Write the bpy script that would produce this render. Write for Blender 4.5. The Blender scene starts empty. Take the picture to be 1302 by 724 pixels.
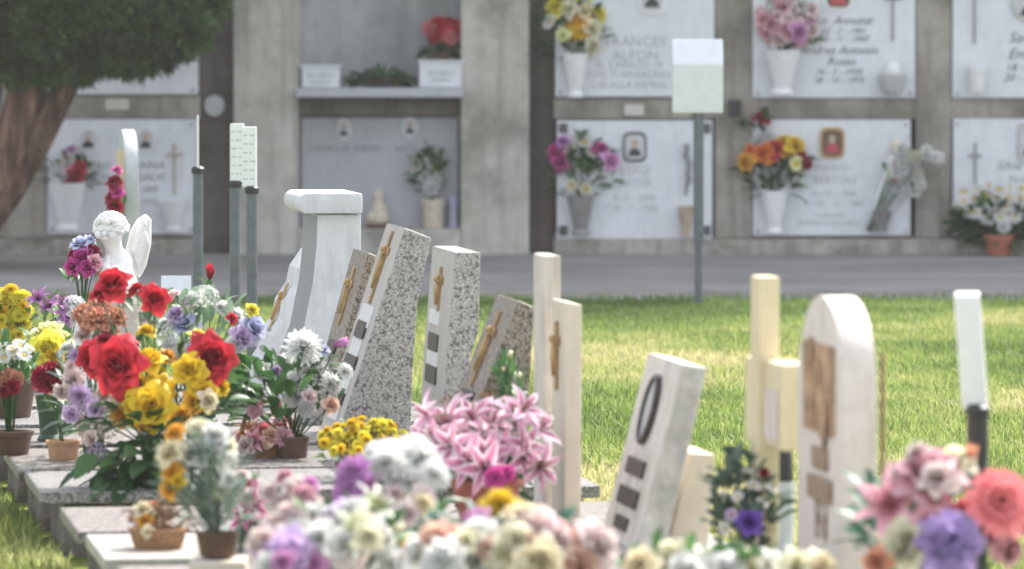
import bpy, bmesh, math, random
import numpy as np
from mathutils import Vector, Matrix
R = random.Random(7)
PI = math.pi
SC = bpy.context.scene
COL = SC.collection

# ------------------------------------------------------------------ camera
F, CX, CY, HY, CAMZ = 7250.0, 651.0, 362.0, 55.0, 1.0
TH = math.atan((CY - HY) / F)
cam = bpy.data.cameras.new('camera')
camo = bpy.data.objects.new('camera', cam); COL.objects.link(camo)
camo.location = (0, 0, CAMZ)
camo.rotation_euler = (PI / 2 - TH, 0, 0)
cam.sensor_width = 36; cam.lens = 36 * F / 1302.0
cam.clip_start = 0.1; cam.clip_end = 2000
cam.dof.use_dof = True; cam.dof.focus_distance = 14.0; cam.dof.aperture_fstop = 7.3
SC.camera = camo

def at(px, py, Y):
    """world point seen at photo pixel (px, py), at distance Y"""
    a, b = (px - CX) / F, (CY - py) / F
    dy = math.cos(TH) + b * math.sin(TH)
    dz = -math.sin(TH) + b * math.cos(TH)
    t = Y / dy
    return Vector((a * t, Y, CAMZ + dz * t))

# ------------------------------------------------------------------ geometry helper
class G:
    def __init__(s): s.v = []; s.f = []; s.a = []; s.b = []; s.m = []; s.mi = 0
    def add(s, vs, fs, a=None, b=None):
        o = len(s.v)
        s.v += [tuple(p) for p in vs]
        s.a += a if a else [0.0] * len(vs); s.b += b if b else [0.0] * len(vs)
        for f in fs:
            s.f.append(tuple(i + o for i in f)); s.m.append(s.mi)
        return s
    def box(s, c, size, M=None):
        x, y, z = size[0] / 2, size[1] / 2, size[2] / 2
        vs = [Vector((i * x, j * y, k * z)) for k in (-1, 1) for j in (-1, 1) for i in (-1, 1)]
        if M is not None: vs = [M @ p for p in vs]
        c = Vector(c)
        return s.add([p + c for p in vs], [(0, 2, 3, 1), (4, 5, 7, 6), (0, 1, 5, 4), (2, 6, 7, 3), (0, 4, 6, 2), (1, 3, 7, 5)])
    def prism(s, pts, vec):
        n = len(pts); vec = Vector(vec)
        vs = [Vector(p) for p in pts]; vs = vs + [p + vec for p in vs]
        fs = [tuple(range(n)), tuple(range(2 * n - 1, n - 1, -1))]
        for i in range(n):
            j = (i + 1) % n; fs.append((i, i + n, j + n, j))
        return s.add(vs, fs)
    def tube(s, pts, r, n=7, cap=True):
        pts = [Vector(p) for p in pts]
        rs = r if isinstance(r, (list, tuple)) else [r] * len(pts)
        vs = []; fs = []
        ref = Vector((0.13, 0.97, 0.21))
        for i, p in enumerate(pts):
            d = (pts[min(i + 1, len(pts) - 1)] - pts[max(i - 1, 0)]).normalized()
            if abs(d.dot(ref)) > .95: ref = Vector((0.9, .1, .3))
            x = d.cross(ref).normalized(); y = d.cross(x)
            for k in range(n):
                t = 2 * PI * k / n
                vs.append(p + (x * math.cos(t) + y * math.sin(t)) * rs[i])
        for i in range(len(pts) - 1):
            for k in range(n):
                fs.append((i * n + k, i * n + (k + 1) % n, (i + 1) * n + (k + 1) % n, (i + 1) * n + k))
        if cap:
            fs.append(tuple(range(n - 1, -1, -1))); fs.append(tuple(range((len(pts) - 1) * n, len(pts) * n)))
        return s.add(vs, fs)
    def lathe(s, c, prof, n=24, axis=None, M=None, sx=1, sy=1):
        c = Vector(c); vs = []; fs = []
        for (r, z) in prof:
            for k in range(n):
                t = 2 * PI * k / n
                p = Vector((r * math.cos(t) * sx, r * math.sin(t) * sy, z))
                if M is not None: p = M @ p
                vs.append(c + p)
        for i in range(len(prof) - 1):
            for k in range(n):
                fs.append((i * n + k, i * n + (k + 1) % n, (i + 1) * n + (k + 1) % n, (i + 1) * n + k))
        fs.append(tuple(range(n - 1, -1, -1))); fs.append(tuple(range((len(prof) - 1) * n, len(prof) * n)))
        return s.add(vs, fs)
    def ball(s, c, r, n=10, M=None):
        rr = r if isinstance(r, (tuple, list)) else (r, r, r)
        prof = [(math.sin(PI * i / n) + (1e-4 if i in (0, n) else 0), -math.cos(PI * i / n)) for i in range(n + 1)]
        S = Matrix.Diagonal((*rr, 1)).to_3x3()
        return s.lathe(c, prof, max(10, n), M=(M @ S) if M is not None else S)
    def mesh(s, name, mats, smooth=False, bevel=0, origin=(0, 0, 0), seg=2):
        me = bpy.data.meshes.new(name)
        o = Vector(origin)
        me.from_pydata([(p[0] - o[0], p[1] - o[1], p[2] - o[2]) for p in s.v], [], s.f)
        mats = mats if isinstance(mats, (list, tuple)) else [mats]
        for m in mats: me.materials.append(m)
        if len(mats) > 1: me.polygons.foreach_set('material_index', s.m)
        if any(s.a) or any(s.b):
            A = me.attributes.new('pa', 'FLOAT', 'POINT'); A.data.foreach_set('value', s.a)
            A = me.attributes.new('pt', 'FLOAT', 'POINT'); A.data.foreach_set('value', s.b)
        if bevel:
            bm = bmesh.new(); bm.from_mesh(me)
            bmesh.ops.recalc_face_normals(bm, faces=bm.faces)
            es = [e for e in bm.edges if len(e.link_faces) == 2 and e.calc_face_angle(0) > .5]
            bmesh.ops.bevel(bm, geom=es, offset=bevel, segments=seg, affect='EDGES', profile=.6, clamp_overlap=True)
            bm.to_mesh(me); bm.free()
        else:
            bm = bmesh.new(); bm.from_mesh(me)
            bmesh.ops.recalc_face_normals(bm, faces=bm.faces); bm.to_mesh(me); bm.free()
        if smooth:
            me.polygons.foreach_set('use_smooth', [True] * len(me.polygons))
            if smooth == 'angle':
                me.set_sharp_from_angle(angle=.6)
        me.update()
        return me

def tag(o, label=None, cat=None, group=None, kind=None):
    if label: o['label'] = label
    if cat: o['category'] = cat
    if group: o['group'] = group
    if kind: o['kind'] = kind
    return o
def thing(name, loc, label, cat, group=None):
    o = bpy.data.objects.new(name, None); COL.objects.link(o)
    o.empty_display_size = .05; o.location = loc
    return tag(o, label, cat, group)
def wloc(o):
    p = Vector((0, 0, 0))
    while o is not None:
        p += Vector(o.location); o = o.parent
    return p
def obj(name, g, mats, parent=None, smooth=False, bevel=0, loc=None, seg=2):
    """link a G (in world coordinates) as ONE mesh object under parent"""
    if loc is None: loc = wloc(parent) if parent else Vector((0, 0, 0))
    me = g.mesh(name, mats, smooth, bevel, loc, seg)
    o = bpy.data.objects.new(name, me); COL.objects.link(o)
    if parent: o.parent = parent; o.location = Vector(loc) - wloc(parent)
    else: o.location = loc
    return o
def link(name, me, parent, M):
    o = bpy.data.objects.new(name, me); COL.objects.link(o)
    o.parent = parent
    o.matrix_local = Matrix.Translation(-wloc(parent)) @ M
    return o

# ------------------------------------------------------------------ materials
MATS = {}
class N:
    def __init__(s, name):
        s.m = bpy.data.materials.new(name); s.m.use_nodes = True
        s.t = s.m.node_tree; s.t.nodes.clear()
        s.out = s.n('ShaderNodeOutputMaterial')
    def n(s, typ, **kw):
        nd = s.t.nodes.new(typ)
        for k, v in kw.items():
            if hasattr(nd, k) and k not in nd.inputs.keys(): setattr(nd, k, v)
        return nd
    def l(s, a, b): s.t.links.new(a, b)
    def noise(s, vec, scale, detail=4, rough=.6):
        nd = s.n('ShaderNodeTexNoise'); nd.inputs['Scale'].default_value = scale
        nd.inputs['Detail'].default_value = detail; nd.inputs['Roughness'].default_value = rough
        s.l(vec, nd.inputs['Vector']); return nd.outputs['Fac']
    def ramp(s, fac, stops, interp='LINEAR'):
        nd = s.n('ShaderNodeValToRGB'); cr = nd.color_ramp; cr.interpolation = interp
        while len(cr.elements) < len(stops): cr.elements.new(.5)
        for e, (p, c) in zip(cr.elements, stops):
            e.position = p; e.color = (*c, 1) if len(c) == 3 else c
        s.l(fac, nd.inputs[0]); return nd.outputs[0]
    def mix(s, fac, a, b, typ='MIX'):
        nd = s.n('ShaderNodeMix'); nd.data_type = 'RGBA'; nd.blend_type = typ
        for sock, val in ((nd.inputs[0], fac), (nd.inputs[6], a), (nd.inputs[7], b)):
            if hasattr(val, 'links'): s.l(val, sock)
            elif isinstance(val, (int, float)): sock.default_value = val
            else: sock.default_value = (*val, 1)
        return nd.outputs[2]
    def coord(s, kind='Object', scale=None):
        tc = s.n('ShaderNodeTexCoord'); o = tc.outputs[kind]
        if scale:
            mp = s.n('ShaderNodeMapping'); mp.inputs['Scale'].default_value = scale
            s.l(o, mp.inputs['Vector']); o = mp.outputs[0]
        return o
    def bsdf(s, col, rough=.6, spec=.4, metal=0, bump=None, bstr=.3, bdist=.002):
        b = s.n('ShaderNodeBsdfPrincipled')
        if hasattr(col, 'links'): s.l(col, b.inputs['Base Color'])
        else: b.inputs['Base Color'].default_value = (*col, 1)
        b.inputs['Roughness'].default_value = rough; b.inputs['Metallic'].default_value = metal
        b.inputs['Specular IOR Level'].default_value = spec
        if bump is not None:
            bp = s.n('ShaderNodeBump'); bp.inputs['Strength'].default_value = bstr
            bp.inputs['Distance'].default_value = bdist
            s.l(bump, bp.inputs['Height']); s.l(bp.outputs[0], b.inputs['Normal'])
        s.l(b.outputs[0], s.out.inputs[0]); return b

def plain(name, col, rough=.6, var=.12, scale=30, metal=0, spec=.4, bump=.15):
    if name in MATS: return MATS[name]
    k = N(name); v = k.coord()
    f = k.noise(v, scale)
    c = k.ramp(f, [(.3, tuple(x * (1 - var) for x in col)), (.7, tuple(min(1, x * (1 + var)) for x in col))])
    k.bsdf(c, rough, spec, metal, f, bump)
    MATS[name] = k.m; return k.m
def granite(name, base, dark, light, scale=240, rough=.45, stain=None):
    k = N(name); v = k.coord()
    f1 = k.noise(v, scale, 2, .55); f2 = k.noise(v, scale * .45, 2, .5)
    c = k.ramp(f1, [(.40, dark), (.49, base), (.56, base), (.66, light)])
    c2 = k.ramp(f2, [(.38, tuple(x * .45 for x in base)), (.47, (1, 1, 1)), (.6, (1, 1, 1))])
    c = k.mix(.85, c, c2, 'MULTIPLY')
    big = k.noise(v, 9, 4)
    c = k.mix(k.ramp(big, [(.45, (0, 0, 0)), (.75, (.5, .5, .5))]), c, stain or tuple(x * .7 for x in base))
    k.bsdf(c, rough, .5, 0, f1, .12, .001); MATS[name] = k.m; return k.m
def marble(name, base, vein, stain=(.45, .4, .32), rough=.5, samt=.35, vs=14):
    k = N(name); v = k.coord()
    f = k.noise(v, vs, 6, .65)
    c = k.ramp(f, [(.38, base), (.5, tuple((a + b) / 2 for a, b in zip(base, vein))), (.54, vein), (.6, base)])
    c = k.mix(.55, c, base)
    g = k.noise(k.coord(scale=(30, 30, 6)), 1.0, 5)
    c = k.mix(k.ramp(g, [(.47, (0, 0, 0)), (.68, (samt, samt, samt))]), c, stain)
    fine = k.noise(v, 300, 2)
    k.bsdf(c, rough, .4, 0, fine, .1, .001); MATS[name] = k.m; return k.m
def concrete(name, base, dark, light, lich=(.33, .35, .22), amt=.5, sc=1.0):
    k = N(name); v = k.coord()
    f = k.noise(v, 2.2 * sc, 8, .65)
    c = k.ramp(f, [(.36, dark), (.5, base), (.64, light)])
    st = k.noise(k.coord(scale=(14, 14, 1.1)), 1.0, 5, .6)
    c = k.mix(k.ramp(st, [(.48, (0, 0, 0)), (.68, (.75, .75, .75))]), c, dark)
    li = k.noise(v, 5.5 * sc, 6, .7)
    c = k.mix(k.ramp(li, [(.55, (0, 0, 0)), (.72, (amt, amt, amt))]), c, lich)
    fine = k.noise(v, 60, 5, .7)
    c = k.mix(.35, c, k.ramp(fine, [(.3, (.6, .6, .6)), (.7, (1, 1, 1))]), 'MULTIPLY')
    k.bsdf(c, .9, .2, 0, fine, .4, .006); MATS[name] = k.m; return k.m
def petal(name, inner, outer, edge=None, trans=.3, var=.12, mid=None):
    """flower petal: colour from base to tip (pt) and across the petal (pa)"""
    if name in MATS: return MATS[name]
    k = N(name)
    A = k.n('ShaderNodeAttribute'); A.attribute_name = 'pt'
    B = k.n('ShaderNodeAttribute'); B.attribute_name = 'pa'
    c = k.ramp(A.outputs['Fac'], [(.2, tuple(x * .7 for x in inner)), (.72, mid or tuple((x + 3 * y) / 4 for x, y in zip(inner, outer))), (1, outer)])  # base tone also darkened to carry the shade between petals
    if edge:
        c = k.mix(k.ramp(B.outputs['Fac'], [(.35, (0, 0, 0)), (.85, (1, 1, 1))]), c, edge)
    oi = k.n('ShaderNodeObjectInfo')
    hs = k.n('ShaderNodeHueSaturation')
    mr = k.n('ShaderNodeMapRange'); mr.inputs[3].default_value = 1 - var; mr.inputs[4].default_value = 1 + var
    k.l(oi.outputs['Random'], mr.inputs[0]); k.l(mr.outputs[0], hs.inputs['Value'])
    k.l(c, hs.inputs['Color']); c = hs.outputs[0]
    nz = k.noise(k.coord(), 55, 3)
    c = k.mix(.22, c, k.ramp(nz, [(.3, (.72, .72, .72)), (.7, (1, 1, 1))]), 'MULTIPLY')
    d = k.n('ShaderNodeBsdfPrincipled'); k.l(c, d.inputs['Base Color'])
    d.inputs['Roughness'].default_value = .55; d.inputs['Specular IOR Level'].default_value = .25
    t = k.n('ShaderNodeBsdfTranslucent'); k.l(c, t.inputs['Color'])
    mx = k.n('ShaderNodeMixShader'); mx.inputs[0].default_value = trans
    k.l(d.outputs[0], mx.inputs[1]); k.l(t.outputs[0], mx.inputs[2]); k.l(mx.outputs[0], k.out.inputs[0])
    MATS[name] = k.m; return k.m
def leafm(name, c1, c2, trans=.35, rough=.45):
    if name in MATS: return MATS[name]
    k = N(name)
    A = k.n('ShaderNodeAttribute'); A.attribute_name = 'pa'
    c = k.ramp(A.outputs['Fac'], [(0, c1), (1, c2)])
    nz = k.noise(k.coord(), 40, 2)
    c = k.mix(.5, c, k.ramp(nz, [(.3, (.55, .55, .55)), (.7, (1, 1, 1))]), 'MULTIPLY')
    d = k.n('ShaderNodeBsdfPrincipled'); k.l(c, d.inputs['Base Color'])
    d.inputs['Roughness'].default_value = rough; d.inputs['Specular IOR Level'].default_value = .35
    t = k.n('ShaderNodeBsdfTranslucent'); k.l(c, t.inputs['Color'])
    mx = k.n('ShaderNodeMixShader'); mx.inputs[0].default_value = trans
    k.l(d.outputs[0], mx.inputs[1]); k.l(t.outputs[0], mx.inputs[2]); k.l(mx.outputs[0], k.out.inputs[0])
    MATS[name] = k.m; return k.m

M_conc_light = concrete('pale weathered concrete', (.56, .54, .48), (.3, .29, .25), (.68, .655, .6), amt=.5)
M_conc = concrete('brown grey concrete', (.36, .33, .29), (.2, .18, .155), (.48, .445, .395), lich=(.3, .26, .18))
M_conc_shade = concrete('shade darkened brown concrete', (.19, .165, .145), (.12, .105, .095), (.27, .24, .21), lich=(.2, .17, .13), amt=.3)  # brown concrete, darkened to carry the shade of the recesses
M_plinth = concrete('stained plinth', (.38, .355, .31), (.2, .19, .16), (.5, .47, .42), lich=(.24, .24, .15), amt=.6, sc=2.2)
M_recess = concrete('grey recess plaster', (.44, .44, .45), (.31, .32, .32), (.54, .54, .55), lich=(.3, .33, .33), amt=.3)
M_slab = marble('white marble slab', (.74, .75, .79), (.6, .62, .67), stain=(.55, .55, .56), rough=.35, samt=.3, vs=5)
M_slab_grey = marble('greyish marble slab', (.5, .51, .55), (.42, .43, .47), stain=(.4, .4, .4), samt=.4, vs=4)
M_white = plain('white painted metal', (.8, .81, .83), .4, .03)
M_stone_white = marble('weathered white stone', (.66, .61, .56), (.5, .45, .4), stain=(.4, .35, .28), samt=.75)
M_stone_pink = marble('warm white stone', (.72, .64, .6), (.6, .52, .47), stain=(.45, .35, .27), samt=.6)
M_stone_grey = marble('grey white marble', (.66, .67, .71), (.5, .5, .54), stain=(.4, .4, .4), samt=.4)
M_stone_beige = marble('beige stone', (.68, .6, .5), (.58, .5, .4), stain=(.5, .42, .3), samt=.3)
M_cream = marble('cream yellow stone', (.74, .64, .43), (.66, .56, .36), stain=(.55, .42, .24), samt=.5)
M_gran = granite('speckled grey granite', (.45, .43, .41), (.2, .19, .185), (.64, .62, .6), scale=290)
M_gran_br = granite('speckled brown granite', (.3, .25, .21), (.1, .08, .07), (.5, .46, .42), stain=(.25, .16, .09))
M_gran_pk = granite('speckled pinkish granite', (.25, .225, .21), (.1, .085, .08), (.36, .335, .32), scale=160)
M_tomb_base = concrete('tomb base stone', (.19, .165, .14), (.11, .095, .08), (.28, .245, .21), lich=(.16, .13, .09), sc=6)
M_front_shade = marble('shade darkened marble front', (.3, .31, .33), (.22, .23, .25), stain=(.2, .2, .2), samt=.4)  # darkened so the column's curved front carries its shade in the colour
M_rough = concrete('rock faced stone edge', (.66, .62, .57), (.46, .43, .4), (.78, .74, .69), lich=(.36, .36, .3), sc=9)
M_face = marble('polished pale face', (.5, .475, .455), (.4, .375, .36), stain=(.45, .34, .24), samt=.5)
M_bronze = plain('golden bronze', (.38, .23, .11), .5, .3, 60, metal=.5)
M_gold = plain('pale gilt', (.48, .33, .16), .5, .2, 60, metal=.4)
M_bronze_dk = plain('dark bronze', (.07, .06, .055), .45, .2, 80, metal=.4)
M_black = plain('black plastic', (.025, .026, .03), .45, .2)
M_steel = plain('galvanised grey post', (.12, .135, .16), .45, .2, 40, metal=.1)
M_teal = plain('pale aqua plastic', (.72, .74, .77), .35, .05)
M_plate = plain('pale grey plate', (.72, .74, .8), .4, .05)
M_rust = plain('rusty iron', (.17, .09, .05), .8, .3, 60)
M_terra = plain('terracotta', (.5, .22, .12), .8, .15)
M_red_pot = plain('red brown plastic pot', (.38, .12, .07), .55, .1)
M_brown_pot = plain('dark brown plastic pot', (.1, .055, .035), .5, .12)
M_tan_pot = plain('tan clay pot', (.45, .26, .15), .8, .15)
M_vase_w = plain('white ceramic', (.78, .78, .79), .3, .05)
M_vase_g = plain('grey metal vase', (.3, .29, .28), .4, .15, metal=.4)
M_vase_gr = plain('dark green plastic', (.03, .07, .035), .5, .2)
M_beige_pot = plain('beige ceramic', (.6, .53, .43), .55, .1)
M_ink = plain('dark engraved lettering', (.09, .09, .1), .6, .1)
M_ink_lt = plain('faded engraved lettering', (.42, .41, .43), .6, .1)
M_ink_grey = plain('grey engraved lettering', (.26, .26, .28), .6, .1)
M_ph_bg = plain('portrait pale ground', (.55, .55, .56), .25, .1)
M_ph_dark = plain('portrait dark suit', (.03, .03, .035), .25, .1)
M_ph_skin = plain('portrait skin', (.5, .36, .29), .25, .1)
M_ph_brown = plain('portrait brown ground', (.14, .07, .045), .25, .1)
M_ph_red = plain('portrait red dress', (.5, .06, .08), .25, .1)
M_ph_rim = plain('portrait silver rim', (.42, .42, .45), .3, .1, metal=.6)
M_wick = plain('wicker', (.3, .16, .08), .8, .35, 120, bump=.6)
M_wick_red = plain('reddish wicker', (.3, .09, .06), .8, .35, 120, bump=.6)
M_twig = plain('dry twig', (.2, .12, .07), .85, .3, 90)
M_card = plain('pale paper card', (.76, .8, .86), .6, .04)

L_dark = leafm('dark green leaf', (.025, .075, .025), (.09, .19, .06))
L_mid = leafm('mid green leaf', (.035, .11, .03), (.11, .24, .07))
L_pale = leafm('pale green leaf', (.17, .3, .17), (.36, .5, .33))
L_blue = leafm('blue green leaf', (.03, .11, .07), (.1, .25, .16))
L_grey = leafm('grey green leaf', (.13, .2, .15), (.27, .36, .29))
L_lime = leafm('lime leaf', (.22, .33, .05), (.45, .55, .15))
P = dict(
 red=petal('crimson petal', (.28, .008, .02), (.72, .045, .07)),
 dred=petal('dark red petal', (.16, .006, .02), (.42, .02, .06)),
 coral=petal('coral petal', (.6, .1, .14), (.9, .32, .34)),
 yellow=petal('yellow petal', (.78, .46, .01), (.93, .7, .05)),
 lemon=petal('lemon petal', (.78, .62, .03), (.92, .85, .12)),
 gold=petal('orange yellow petal', (.75, .3, .01), (.9, .52, .08)),
 cream=petal('cream petal', (.82, .62, .3), (.9, .84, .64)),
 ivory=petal('ivory yellow petal', (.84, .78, .45), (.92, .9, .74), trans=.45),
 white=petal('white petal', (.82, .82, .72), (.9, .9, .9), trans=.5, var=.04),
 lime=petal('yellow green petal', (.6, .62, .1), (.86, .86, .5)),
 lilac=petal('lilac petal', (.46, .24, .55), (.76, .6, .84)),
 purple=petal('purple petal', (.36, .2, .58), (.6, .46, .82)),
 violet=petal('deep violet petal', (.08, .03, .25), (.2, .1, .5)),
 blue=petal('pale blue lilac petal', (.45, .46, .75), (.68, .7, .88)),
 magenta=petal('magenta petal', (.38, .02, .18), (.7, .1, .4)),
 mauve=petal('mauve pink petal', (.55, .16, .44), (.78, .42, .7)),
 orchid=petal('purple orchid petal', (.35, .08, .36), (.68, .34, .68)),
 pink=petal('pink petal', (.66, .2, .3), (.88, .56, .62)),
 rosew=petal('pale pink petal', (.82, .5, .52), (.9, .8, .77)),
 peach=petal('peach petal', (.82, .36, .24), (.9, .68, .56)),
 orange=petal('orange petal', (.65, .12, .02), (.88, .3, .06)),
 rust=petal('rusty orange petal', (.45, .1, .05), (.82, .42, .28)),
 lilypink=petal('pink lily petal', (.66, .2, .36), (.8, .46, .6), edge=(.9, .8, .85), mid=(.72, .3, .46)),
 burg=petal('burgundy lily petal', (.28, .01, .1), (.5, .06, .24), edge=(.84, .5, .62)),
 whlily=petal('white lily petal', (.7, .78, .35), (.9, .9, .88)),
)
M_anther = plain('dark anther', (.2, .08, .03), .8, .2)
M_anth_y = plain('yellow flower centre', (.7, .42, .03), .8, .2)

# ------------------------------------------------------------------ blossoms (unit radius, facing +Z)
def petal_grid(g, M, L, W, cup=.5, curl=.0, nu=5, nv=4, shape='round', ruf=0, ph=0, a0=1.0):
    vs = []; fs = []; A = []; B = []
    for j in range(nu + 1):
        t = j / nu
        if shape == 'round': w = W * (math.sin(min(1, t * 1.05 + .12) * PI / 2 * 1.25) ** .8) * (1 - max(0, t - .75) ** 2 * 6.0)
        elif shape == 'point': w = W * (max(.02, math.sin(PI * (t * .86 + .10))) ** 1.0) * (1 - .35 * t) * (1 if t < .999 else .05)
        else: w = W * (.45 + .55 * math.sin(PI * min(1, t * .9 + .05)))
        for i in range(nv + 1):
            a = -1 + 2 * i / nv
            x = w * a
            y = -cup * a * a * w + curl * t ** 2.4 * L
            z = L * (t - (.2 * a * a * t if shape == 'round' else 0)) - abs(curl) * .35 * t ** 3 * L
            if ruf: y += ruf * L * math.sin(a * 7 + ph) * t * t; z += ruf * .5 * L * math.sin(a * 9 + ph * 2) * t
            vs.append(M @ Vector((x, y, z))); A.append(abs(a) * a0); B.append(max(.001, t))
    for j in range(nu):
        for i in range(nv):
            k = j * (nv + 1) + i
            fs.append((k, k + 1, k + nv + 2, k + nv + 1))
    g.add(vs, fs, A, B)
def rot(az, tilt): return Matrix.Rotation(az, 3, 'Z') @ Matrix.Rotation(-tilt, 3, 'X')
def Mt(M3, off=(0, 0, 0)): return Matrix.Translation(off) @ M3.to_4x4()

def g_rose(rr):
    g = G(); n = 24
    for i in range(n):
        f = i / (n - 1); az = i * 2.39996 + rr.uniform(-.2, .2)
        tilt = math.radians(3 + 66 * f ** 1.25) + rr.uniform(-.09, .09)
        L = .58 + .36 * f; W = .17 + .33 * f ** .75
        off = Matrix.Rotation(az, 3, 'Z') @ Vector((0, .03 + .15 * f, -.30 * f))
        petal_grid(g, Mt(rot(az, tilt), off), L, W * rr.uniform(.9, 1.1), cup=1.05 - .5 * f, curl=-.10 + .62 * f, nu=6, ruf=.045 * f, ph=rr.uniform(0, 6))
    g.v = [(x, y, z - .25) for x, y, z in g.v]
    return g
def g_mum(rr, n=85, W=.085, flat=1.0):
    g = G()
    for i in range(n):
        f = (i + .5) / n; az = i * 2.39996
        tilt = math.radians(6 + 95 * f ** .8 * flat) + rr.uniform(-.1, .1)
        L = (.55 + .4 * f ** .6) * rr.uniform(.9, 1.08)
        off = Matrix.Rotation(az, 3, 'Z') @ Vector((0, .06 * f, -.12 * f))
        petal_grid(g, Mt(rot(az, tilt), off), L, W * rr.uniform(.9, 1.3), cup=.9, curl=-.18 + .3 * f, nu=3, nv=2, shape='strap')
    g.v = [(x, y, z * .8 - .2) for x, y, z in g.v]
    return g
def g_carn(rr):
    g = G(); n = 34
    for i in range(n):
        f = (i + .5) / n; az = i * 2.39996
        petal_grid(g, Mt(rot(az, math.radians(5 + 85 * f) + rr.uniform(-.15, .15)), (0, 0, -.15 * f)), .75 + .25 * f, .34, cup=.3, curl=.15, nu=4, nv=6, ruf=.13, ph=rr.uniform(0, 6))
    g.v = [(x, y, z * .85 - .25) for x, y, z in g.v]
    return g
def g_lily(rr):
    g = G()
    for i in range(6):
        az = i * PI / 3 + rr.uniform(-.1, .1)
        w = .25 if i % 2 else .2
        petal_grid(g, Mt(rot(az, math.radians(42 + 8 * (i % 2)) + rr.uniform(-.1, .12)), (0, 0, -.3)), 1.12, w, cup=.45, curl=.42, nu=7, nv=4, shape='point', ruf=.02, ph=rr.uniform(0, 6))
    g.mi = 1
    for i in range(6):
        az = i * PI / 3 + .4
        d = Vector((math.cos(az) * .22, math.sin(az) * .22, .35))
        g.tube([(0, 0, -.25), d * .6 + Vector((0, 0, -.05)), d], .014, 4)
        g.ball(d, (.035, .035, .05), 5)
    return g
def g_gerb(rr):
    g = G()
    for ring, (n, tl, L) in enumerate(((22, 80, 1.0), (22, 66, .9), (18, 48, .7), (14, 28, .5))):
        for i in range(n):
            az = (i + ring * .5) * 2 * PI / n + rr.uniform(-.06, .06)
            petal_grid(g, Mt(rot(az, math.radians(tl) + rr.uniform(-.1, .1)), (0, 0, .04 * ring)), L, .12, cup=.5, curl=.1, nu=3, nv=2, shape='strap')
    g.mi = 1
    g.ball((0, 0, .1), (.16, .16, .1), 6)
    return g
def g_clus(rr, n=46, fr=.2):
    g = G()
    for i in range(n):
        z = 1 - 1.25 * (i + .5) / n; r = math.sqrt(max(0, 1 - z * z)); az = i * 2.39996
        nrm = Vector((r * math.cos(az), r * math.sin(az), z)) * rr.uniform(.84, 1.02)
        q = nrm.normalized().to_track_quat('Z', 'Y').to_matrix() @ Matrix.Rotation(rr.uniform(0, 3), 3, 'Z')
        for k in range(5):
            petal_grid(g, Mt(q @ rot(k * 2 * PI / 5, math.radians(68)), nrm), fr, fr * .42, cup=.3, curl=.15, nu=2, nv=2)
    return g
def g_tulip(rr):
    g = G()
    for i in range(7):
        f = i / 6; az = i * 2.4
        petal_grid(g, Mt(rot(az, math.radians(2 + 12 * f)), Matrix.Rotation(az, 3, 'Z') @ Vector((0, .12 + .1 * f, -.6))), 1.35, .36, cup=.75, curl=-.12)
    return g
def g_daisy(rr):
    g = G()
    for i in range(14):
        az = i * 2 * PI / 14
        petal_grid(g, Mt(rot(az, math.radians(76) + rr.uniform(-.15, .15)), (0, 0, 0)), 1.0, .2, cup=.3, curl=.1, nu=3, nv=2, shape='strap')
    g.mi = 1; g.ball((0, 0, .05), (.25, .25, .14), 6)
    return g
GEN = dict(rose=g_rose, chrysanthemum=g_mum, carnation=g_carn, lily=g_lily, gerbera=g_gerb, blossom_cluster=g_clus, tulip=g_tulip, daisy=g_daisy)
CACHE = {}
def blossom_mesh(kind, col, var):
    key = (kind, col, var)
    if key not in CACHE:
        g = GEN[kind](random.Random(hash(kind) % 1000 if False else sum(map(ord, kind)) + var * 17))
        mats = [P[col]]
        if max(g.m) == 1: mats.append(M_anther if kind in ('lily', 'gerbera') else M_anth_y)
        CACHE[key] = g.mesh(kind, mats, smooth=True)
    return CACHE[key]

def leaf(g, p, d, L, W, rr, shade=None, droop=.3):
    d = Vector(d).normalized()
    side = d.cross(Vector((0, 0, 1)));
    if side.length < .05: side = Vector((1, 0, 0))
    side = (side.normalized() + Vector((rr.uniform(-.5, .5), rr.uniform(-.5, .5), rr.uniform(-.5, .5)))).normalized()
    nrm = side.cross(d).normalized()
    s = rr.random() if shade is None else shade
    vs = []; fs = []
    for j, (t, w) in enumerate(((0, .08), (.25, .8), (.55, 1), (.82, .6), (1, .03))):
        c = Vector(p) + d * L * t - Vector((0, 0, droop * L * t * t)) 
        for a in (-1, 0, 1):
            vs.append(c + side * (a * w * W / 2) + nrm * (abs(a) * w * W * .18))
    for j in range(4):
        for a in range(2):
            k = j * 3 + a; fs.append((k, k + 1, k + 4, k + 3))
    g.add(vs, fs, [max(.001, s)] * len(vs), [.5] * len(vs))

def vase_geo(g, c, kind, h, rt, rb):
    if kind == 'pot':
        prof = [(rb * .96, 0), (rb, .004), (rt * .93, h * .8), (rt * 1.03, h * .8), (rt * 1.04, h), (rt * .9, h), (rt * .86, h * .86)]
    elif kind == 'vase':
        prof = [(rb, 0), (rb * 1.08, h * .05), (rb * .8, h * .15), (rt * .8, h * .6), (rt, h * .95), (rt * 1.03, h), (rt * .88, h), (rt * .82, h * .85)]
    elif kind == 'bowl':
        prof = [(rb * .6, 0), (rb, h * .1), (rt * .95, h * .75), (rt, h), (rt * .92, h), (rt * .85, h * .8)]
    else:  # basket
        prof = [(rb, 0), (rb * 1.1, h * .3), (rt, h * .9), (rt * 1.06, h * .95), (rt * 1.04, h), (rt * .9, h), (rt * .86, h * .8)]
    g.lathe(c, prof, 28)

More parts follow.
